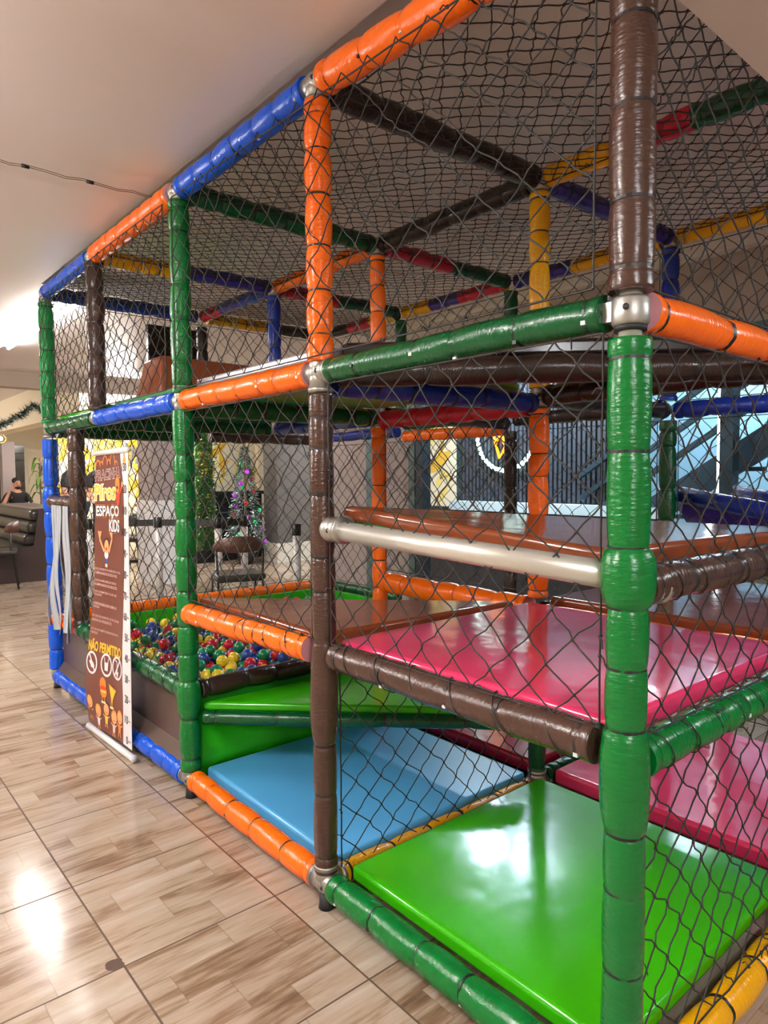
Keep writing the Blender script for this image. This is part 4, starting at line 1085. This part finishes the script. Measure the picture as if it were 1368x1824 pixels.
# decorated tree
TR = thing('christmas_tree', 'slim tinselled christmas tree with purple and green baubles', 'christmas tree', (4.0, 8.75, 0))
mb = MB(); r = random.Random(4)
for k in range(2600):
    z = .22 + 1.6 * (r.random() ** 1.35); R_ = .34 * (1.84 - z) / 1.62 * r.uniform(.35, 1); a = r.uniform(0, 2 * PI)
    p = Vector((R_ * math.cos(a), R_ * math.sin(a), z)); d = Vector((math.cos(a), math.sin(a), r.uniform(-.7, .2))).normalized(); w = d.orthogonal().normalized() * .008
    mb.add([p, p + d * .04 + w, p + d * .075, p + d * .04 - w], [(0, 1, 2, 3)], M['tinsel' if r.random() < .5 else 'garland'])
mb.build('branches', TR); one('tube', [(0, 0, .05), (0, 0, 1.8)], [.03, .008], M['stem'], 8).build('trunk', TR); one('tube', [(0, 0, 0), (0, 0, .22)], [.12, .15], M['black'], 16).build('pot', TR)
for k in range(22):
    z = .3 + 1.3 * k / 22; a = k * 2.4 + 3; R_ = .34 * (1.84 - z) / 1.62; mb = MB()
    mb.ball((R_ * math.cos(a), R_ * math.sin(a), z), .034, M[('bauble_green', 'bauble_purple', 'bauble_red')[k % 3]], 12, 8); mb.build('bauble', TR)
# stanchions and belt
def stanchion(x, y, label, h=.95):
    t = thing('stanchion', label, 'stanchion', (x, y, 0), 0, 'belt barrier posts')
    one('tube', [(0, 0, 0), (0, 0, .02), (0, 0, .04)], [.17, .16, .04], M['dark'], 24).build('base', t)
    one('tube', [(0, 0, .03), (0, 0, h - .1)], .036, M['steel_white'], 16).build('pole', t)
    one('tube', [(0, 0, h - .1), (0, 0, h)], .040, M['black'], 16).build('cap', t)
sp = [(1.50, 6.0), (1.88, 5.45), (2.2, 5.52)]
stanchion(*sp[0], 'white belt barrier post left of the green post, in front of the pillar')
stanchion(*sp[1], 'white belt barrier post in front of the black counter')
stanchion(*sp[2], 'white belt barrier post in front of the small decorated tree')
stanchion(2.12, 4.42, 'white belt barrier post with black cap just behind the ball pit, beside the chair', .93)
def belt(p, q, label):
    p, q = Vector(p), Vector(q); d = (q - p).normalized(); s = Vector((-d.y, d.x, 0)) * .003; mb = MB(); vs = []
    for e in (p + d * .043, q - d * .043):
        for k, z in ((-1, .865), (1, .865), (1, .93), (-1, .93)): vs.append((e + s * k) + Vector((0, 0, z)))
    mb.add(vs, [(0, 1, 2, 3), (7, 6, 5, 4)] + [(q_, q_ + 4, (q_ + 1) % 4 + 4, (q_ + 1) % 4) for q_ in range(4)], M['band'])
    tag(mb.build('barrier_belt'), label, 'belt', 'barrier belts')
belt((.9, 6.25, 0), (1.5, 6.0, 0), 'black belt running left from the first barrier post'); belt((1.5, 6.0, 0), (1.88, 5.45, 0), 'black belt between the first two barrier posts'); belt((1.88, 5.45, 0), (2.2, 5.52, 0), 'short black belt before the decorated tree')
stanchion(.9, 6.25, 'white belt barrier post hidden behind the roll-up banner')
# garland on the beam, pendant lamp, ceiling string, television
mb = MB(); r = random.Random(8); gp = [(-.2, 1.83), (.30, 1.90), (.59, 1.965), (.835, 2.12), (.95, 2.235), (1.02, 2.2), (1.085, 2.13), (1.2, 2.0), (1.4, 1.93)]
for (xa, za), (xb, zb) in zip(gp[:-1], gp[1:]):
    mb.tube([(xa, 8.38, za), (xb, 8.38, zb)], .006, M['stem'], 5)
    for k in range(int(1300 * math.hypot(xb - xa, zb - za))):
        t = r.random(); p = Vector((xa + (xb - xa) * t, 8.38, za + (zb - za) * t)); d = Vector((r.uniform(-1, 1), r.uniform(-1, 1), r.uniform(-1, 1))).normalized(); w = d.orthogonal().normalized() * .006
        mb.add([p - w, p + w, p + d * r.uniform(.05, .10)], [(0, 1, 2)], M['tinsel' if r.random() < .3 else 'garland'])
tag(mb.build('garland'), 'dark green tinsel garland draped across the dining room opening', 'garland')
PN = thing('pendant_lamp', 'round gold pendant lamp hanging at the far left', 'lamp', (1.60, 13.5, 2.08))
b = MB(); K = 32
b.tube([(.09 * math.cos(2 * PI * k / K), .03 * math.sin(2 * PI * k / K), .09 * math.sin(2 * PI * k / K)) for k in range(K + 1)], .012, M['gold'], 8); b.build('ring', PN)
one('ball', (0, 0, 0), .04, M['tube_light'], 12, 8).build('bulb', PN); one('tube', [(0, 0, .09), (0, 0, .54)], .004, M['black'], 6).build('cord', PN)
mb = MB()
for off in (0, .008):
    pts = [(-2.6 + 2.75 * k / 40, 2.44 - .06 * k / 40 * 2 + off, 2.603 - .010 * math.sin(k * 1.1) ** 2 - off * .5) for k in range(41)]
    mb.tube(pts, .0018, M['stem'], 5, False)
SW = mb.build('string_light_cable'); tag(SW, 'thin brown cable with two black connectors strung under the ceiling', 'cable')
for x_ in (-.48, -.235):
    mb = MB(); mb.tube([(x_ - .014, 2.352 - .0436 * (x_ + .48) , 2.597), (x_ + .014, 2.352 - .0436 * (x_ + .48), 2.597)], .008, M['black'], 8); mb.build('connector', SW)
TV = thing('television', 'black flat television hanging from the ceiling beyond the brown padded block', 'television', (1.10, 4.60, 2.33))
one('box', (-.21, 0, -.28), (.24, .05, .22), M['screen']).build('screen', TV, bevel=.008); one('tube', [(0, .03, .2), (0, .03, .318)], .02, M['black'], 10).build('ceiling_bracket', TV)

# ------------------------------------------------------------------ beyond the rear opening
struct('pillar_4', one('box', (2.985, 4.50, 0), (3.15, 5.4, 2.165), M['pillar']), 'pale pillar beside the rear opening')
b = MB(); b.box((2.975, 4.37, 0), (3.08, 4.49, 2.165), M['frame_teal']); b.box((2.975, 3.80, 0), (3.06, 3.88, 2.165), M['frame_teal']); b.box((2.98, 3.70, 0), (3.08, 3.79, 2.165), M['frame_dark'])
struct('trim_5', b, 'dark metal frame uprights of the rear opening')
b = MB(); b.box((2.995, 3.885, .03), (3.03, 4.365, 2.165), M['pillar']); struct('door_3', b, 'pale door leaf between the frame uprights')
struct('wall_slatted', one('box', (4.64, 2.6, 1.06), (4.75, 4.78, 2.6), M['dark']), 'dark slatted wall behind the glowing sign')
b = MB()
yk = 2.62
while yk < 4.76:
    b.box((4.61, yk, 1.07), (4.638, yk + .032, 2.59), M['corrugated']); yk += .055
tag(b.build('slatted_cladding'), 'dark vertical slat cladding behind the glowing sign', 'cladding')
struct('trim_6', one('box', (4.45, 2.3, .96), (4.75, 4.8, 1.058), M['wall_pale']), 'pale ledge below the slatted wall')
struct('wall_low', one('box', (4.64, 2.3, 0), (4.76, 5.6, .958), M['dark']))
struct('wall_panel', one('box', (4.66, 4.8, .96), (4.76, 5.6, 2.9), M['frame_teal']))
# leaf panel at the rear (built in the y-z plane)
mbx, _ = mural('m', '', -5.34, -4.83, 4.60, .985, 2.3, 9, 21)
mbx.v = [(y_ - .0, -x_, z_) for x_, y_, z_ in mbx.v]
tag(mbx.build('wall_mural'), 'white panel with yellow leaves left of the glowing sign', 'mural')
struct('wall_stairs', one('box', (6.6, -4, 0), (6.75, 6.5, 3.2), M['wall_blue']), 'pale blue lit wall behind the staircase')
struct('ceiling_rear', one('box', (3.17, -4, 3.202), (9.4, .23, 3.3), M['offwhite']))
# neon sign
NS = thing('neon_sign', 'glowing orange neon letters inside a ring of white lights', 'sign', (4.55, 4.06, 1.80))
mb = MB()
for k in range(46):
    a = 2 * PI * k / 46
    b = MB(); b.ball((0, .40 * math.cos(a), .40 * math.sin(a)), .026, M['neon_white'], 10, 8, .6, 1, 1); b.build('ring_light', NS)
b = MB(); b.tube([(.03, .40 * math.cos(2 * PI * k / 40), .40 * math.sin(2 * PI * k / 40)) for k in range(41)], .012, M['frame_dark'], 8); b.build('ring_frame', NS)
def neon(pts, nm): one('tube', [(0, .055 - a, c) for a, c in pts], .0135, M['neon_orange'], 10).build(nm, NS)
neon([(-.125, .05), (-.085, -.09), (-.025, -.265), (.015, -.21), (.065, -.135)], 'letter_stroke')
neon([(-.12, .04), (-.075, .06), (-.035, .03), (-.03, -.03), (-.06, -.075), (-.098, -.07)], 'letter_stroke')
neon([(.055 + .032 * math.cos(PI * (.25 + 1.5 * k / 12)), -.07 + .045 * math.sin(PI * (.25 + 1.5 * k / 12))) for k in range(13)], 'letter_stroke')
# staircase
SC = thing('staircase', 'dark steel staircase rising against the pale blue wall', 'staircase', (4.5, 2.0, 0))
SL = .63; YA, YB = 3.1 - 2.0, -2.4
def bar(za, w, nm, x=0, ya=YA, yb=YB, dx=.05):
    zb = za + SL * (ya - yb); mb = MB()
    mb.add([(x, ya, za - w), (x + dx, ya, za - w), (x + dx, ya, za + w), (x, ya, za + w), (x, yb, zb - w), (x + dx, yb, zb - w), (x + dx, yb, zb + w), (x, yb, zb + w)],
           [(0, 1, 2, 3), (7, 6, 5, 4), (0, 4, 5, 1), (1, 5, 6, 2), (2, 6, 7, 3), (3, 7, 4, 0)], M['steel_blue']); mb.build(nm, SC)
for z in (.905, 1.125, 1.345): bar(z, .026, 'handrail')
bar(.56, .13, 'stringer')
for k in range(10):
    y_ = YA - .1 - k * .32; z_ = .50 + SL * (YA - y_); mb = MB(); mb.box((-.8, y_ - .26, z_), (-.002, y_, z_ + .035), M['steel_blue']) if 0 else mb.box((.05, y_ - .26, z_), (.10, y_, z_ + .035), M['steel_blue']); mb.build('tread', SC)
b = MB(); b.add([(4.74, 2.55, 0), (4.74, -1.4, 0), (4.74, -1.4, 2.95), (4.74, 2.55, .46), (4.84, 2.55, 0), (4.84, -1.4, 0), (4.84, -1.4, 2.95), (4.84, 2.55, .46)],
      [(0, 1, 2, 3), (7, 6, 5, 4), (0, 4, 5, 1), (1, 5, 6, 2), (2, 6, 7, 3), (3, 7, 4, 0)], M['stone'])
struct('wall_understair', b, 'mottled stone wall under the staircase')
struct('pillar_5', one('box', (4.3, 1.60, 0), (4.42, 1.70, 3.2), M['steel_blue']), 'dark steel column before the staircase')
LT = thing('tube_lamp', 'thin white vertical tube light beside the steel column', 'lamp', (4.34, 1.725, 1.0))
one('tube', [(0, 0, 0), (0, 0, 1.3)], .010, M['cool_tube'], 10).build('tube', LT); one('box', (.010, -.02, 0), (.03, .012, 1.3), M['steel_blue']).build('holder', LT)

# ------------------------------------------------------------------ lamps
def tube_lamp(x, y, L_, power, label, lit=(1, .975, .945), ax='y', z=2.62, drop=.28, r=.016):
    """a slim batten with two glowing tubes; drop > 0 hangs it below the ceiling on two rods so it also lights the ceiling"""
    t = thing('tube_lamp', label, 'lamp', (x, y, z))
    def P(a, c, d): return (c, a, d) if ax == 'y' else (a, c, d)
    lo, hi = P(-L_ / 2, -.03, -drop - .03), P(L_ / 2, .03, -drop - .001)
    one('box', lo, hi, M['white']).build('housing', t)
    m = principled('glowing_tube_%d' % len(bpy.data.materials), (1, 1, 1, 1), .3, emit=lit + (1,), estr=2.0 * power / (2 * PI * r * L_ * 2 * PI))
    for q in (-.045, .045):
        one('tube', [P(-L_ / 2 + .03, q, -drop - .045), P(L_ / 2 - .03, q, -drop - .045)], r, m, 12).build('tube', t)
    if drop > .05:
        for a in (-L_ / 3, L_ / 3): one('tube', [P(a, 0, -drop), P(a, 0, 0)], .006, M['white'], 8).build('rod', t)
COOL = (.74, .90, 1)
tube_lamp(.27, 5.5, 2.1, 40, 'bright white tube lamp on the ceiling beyond the far end of the play frame', drop=0)
tube_lamp(-2.2, 4.4, 1.6, 115, 'white tube lamp hanging over the open floor beside the ball pit', ax='x')
tube_lamp(-2.0, 1.15, 1.3, 95, 'white tube lamp hanging beside the camera spot', ax='x', drop=.2)
tube_lamp(-1.75, -2.6, 1.3, 100, 'white tube lamp hanging behind the camera spot', (.94, .97, 1))
tube_lamp(1.5, -1.5, 1.4, 26, 'added cool white tube lamp, unseen under the soffit right of the play frame', (.86, .94, 1), 'x', z=2.23, drop=0)  # unseen lamp added to throw cool light on the right side
tube_lamp(2.5, 10.6, 1.8, 75, 'added white tube lamp brightening the floral wall of the dining room')  # added nearby so the floral wall comes out bright
tube_lamp(2.45, 9.0, 1.0, 60, 'added white tube lamp kept out of sight before the green hedge panel', ax='x', drop=.46)  # added, hidden by the middle rails, to lift the white wall by the tree
tube_lamp(5.9, 7.4, 1.4, 60, 'added white tube lamp brightening the wall by the dark grey pillar')  # extra unseen lamp that lifts the warm white wall
tube_lamp(3.2, 13.6, 2.0, 60, 'white tube lamp hanging over the far tables')
tube_lamp(-1.6, 12.0, 2.4, 120, 'white tube lamp hanging over the left of the dining room')
tube_lamp(5.6, 2.2, 1.6, 90, 'cool white tube lamp hanging over the staircase', COOL, z=3.3)
tube_lamp(3.95, 3.55, 1.0, 95, 'added cool white tube lamp brightening the leaf panel beside the glowing sign', COOL, z=3.2, drop=.6)  # added to light the leaf panel so the glossy mats reflect it
w = bpy.data.worlds.new('world'); S.world = w; w.use_nodes = True
w.node_tree.nodes['Background'].inputs[0].default_value = (.9, .93, 1, 1); w.node_tree.nodes['Background'].inputs[1].default_value = .12
S.view_settings.view_transform = 'Standard'; S.view_settings.look = 'None'; S.view_settings.gamma = 1; S.view_settings.use_curve_mapping = False
S.view_settings.exposure = 0.12
S.cycles.use_denoising = True
S.cycles.max_bounces = 6; S.cycles.diffuse_bounces = 4; S.cycles.glossy_bounces = 3
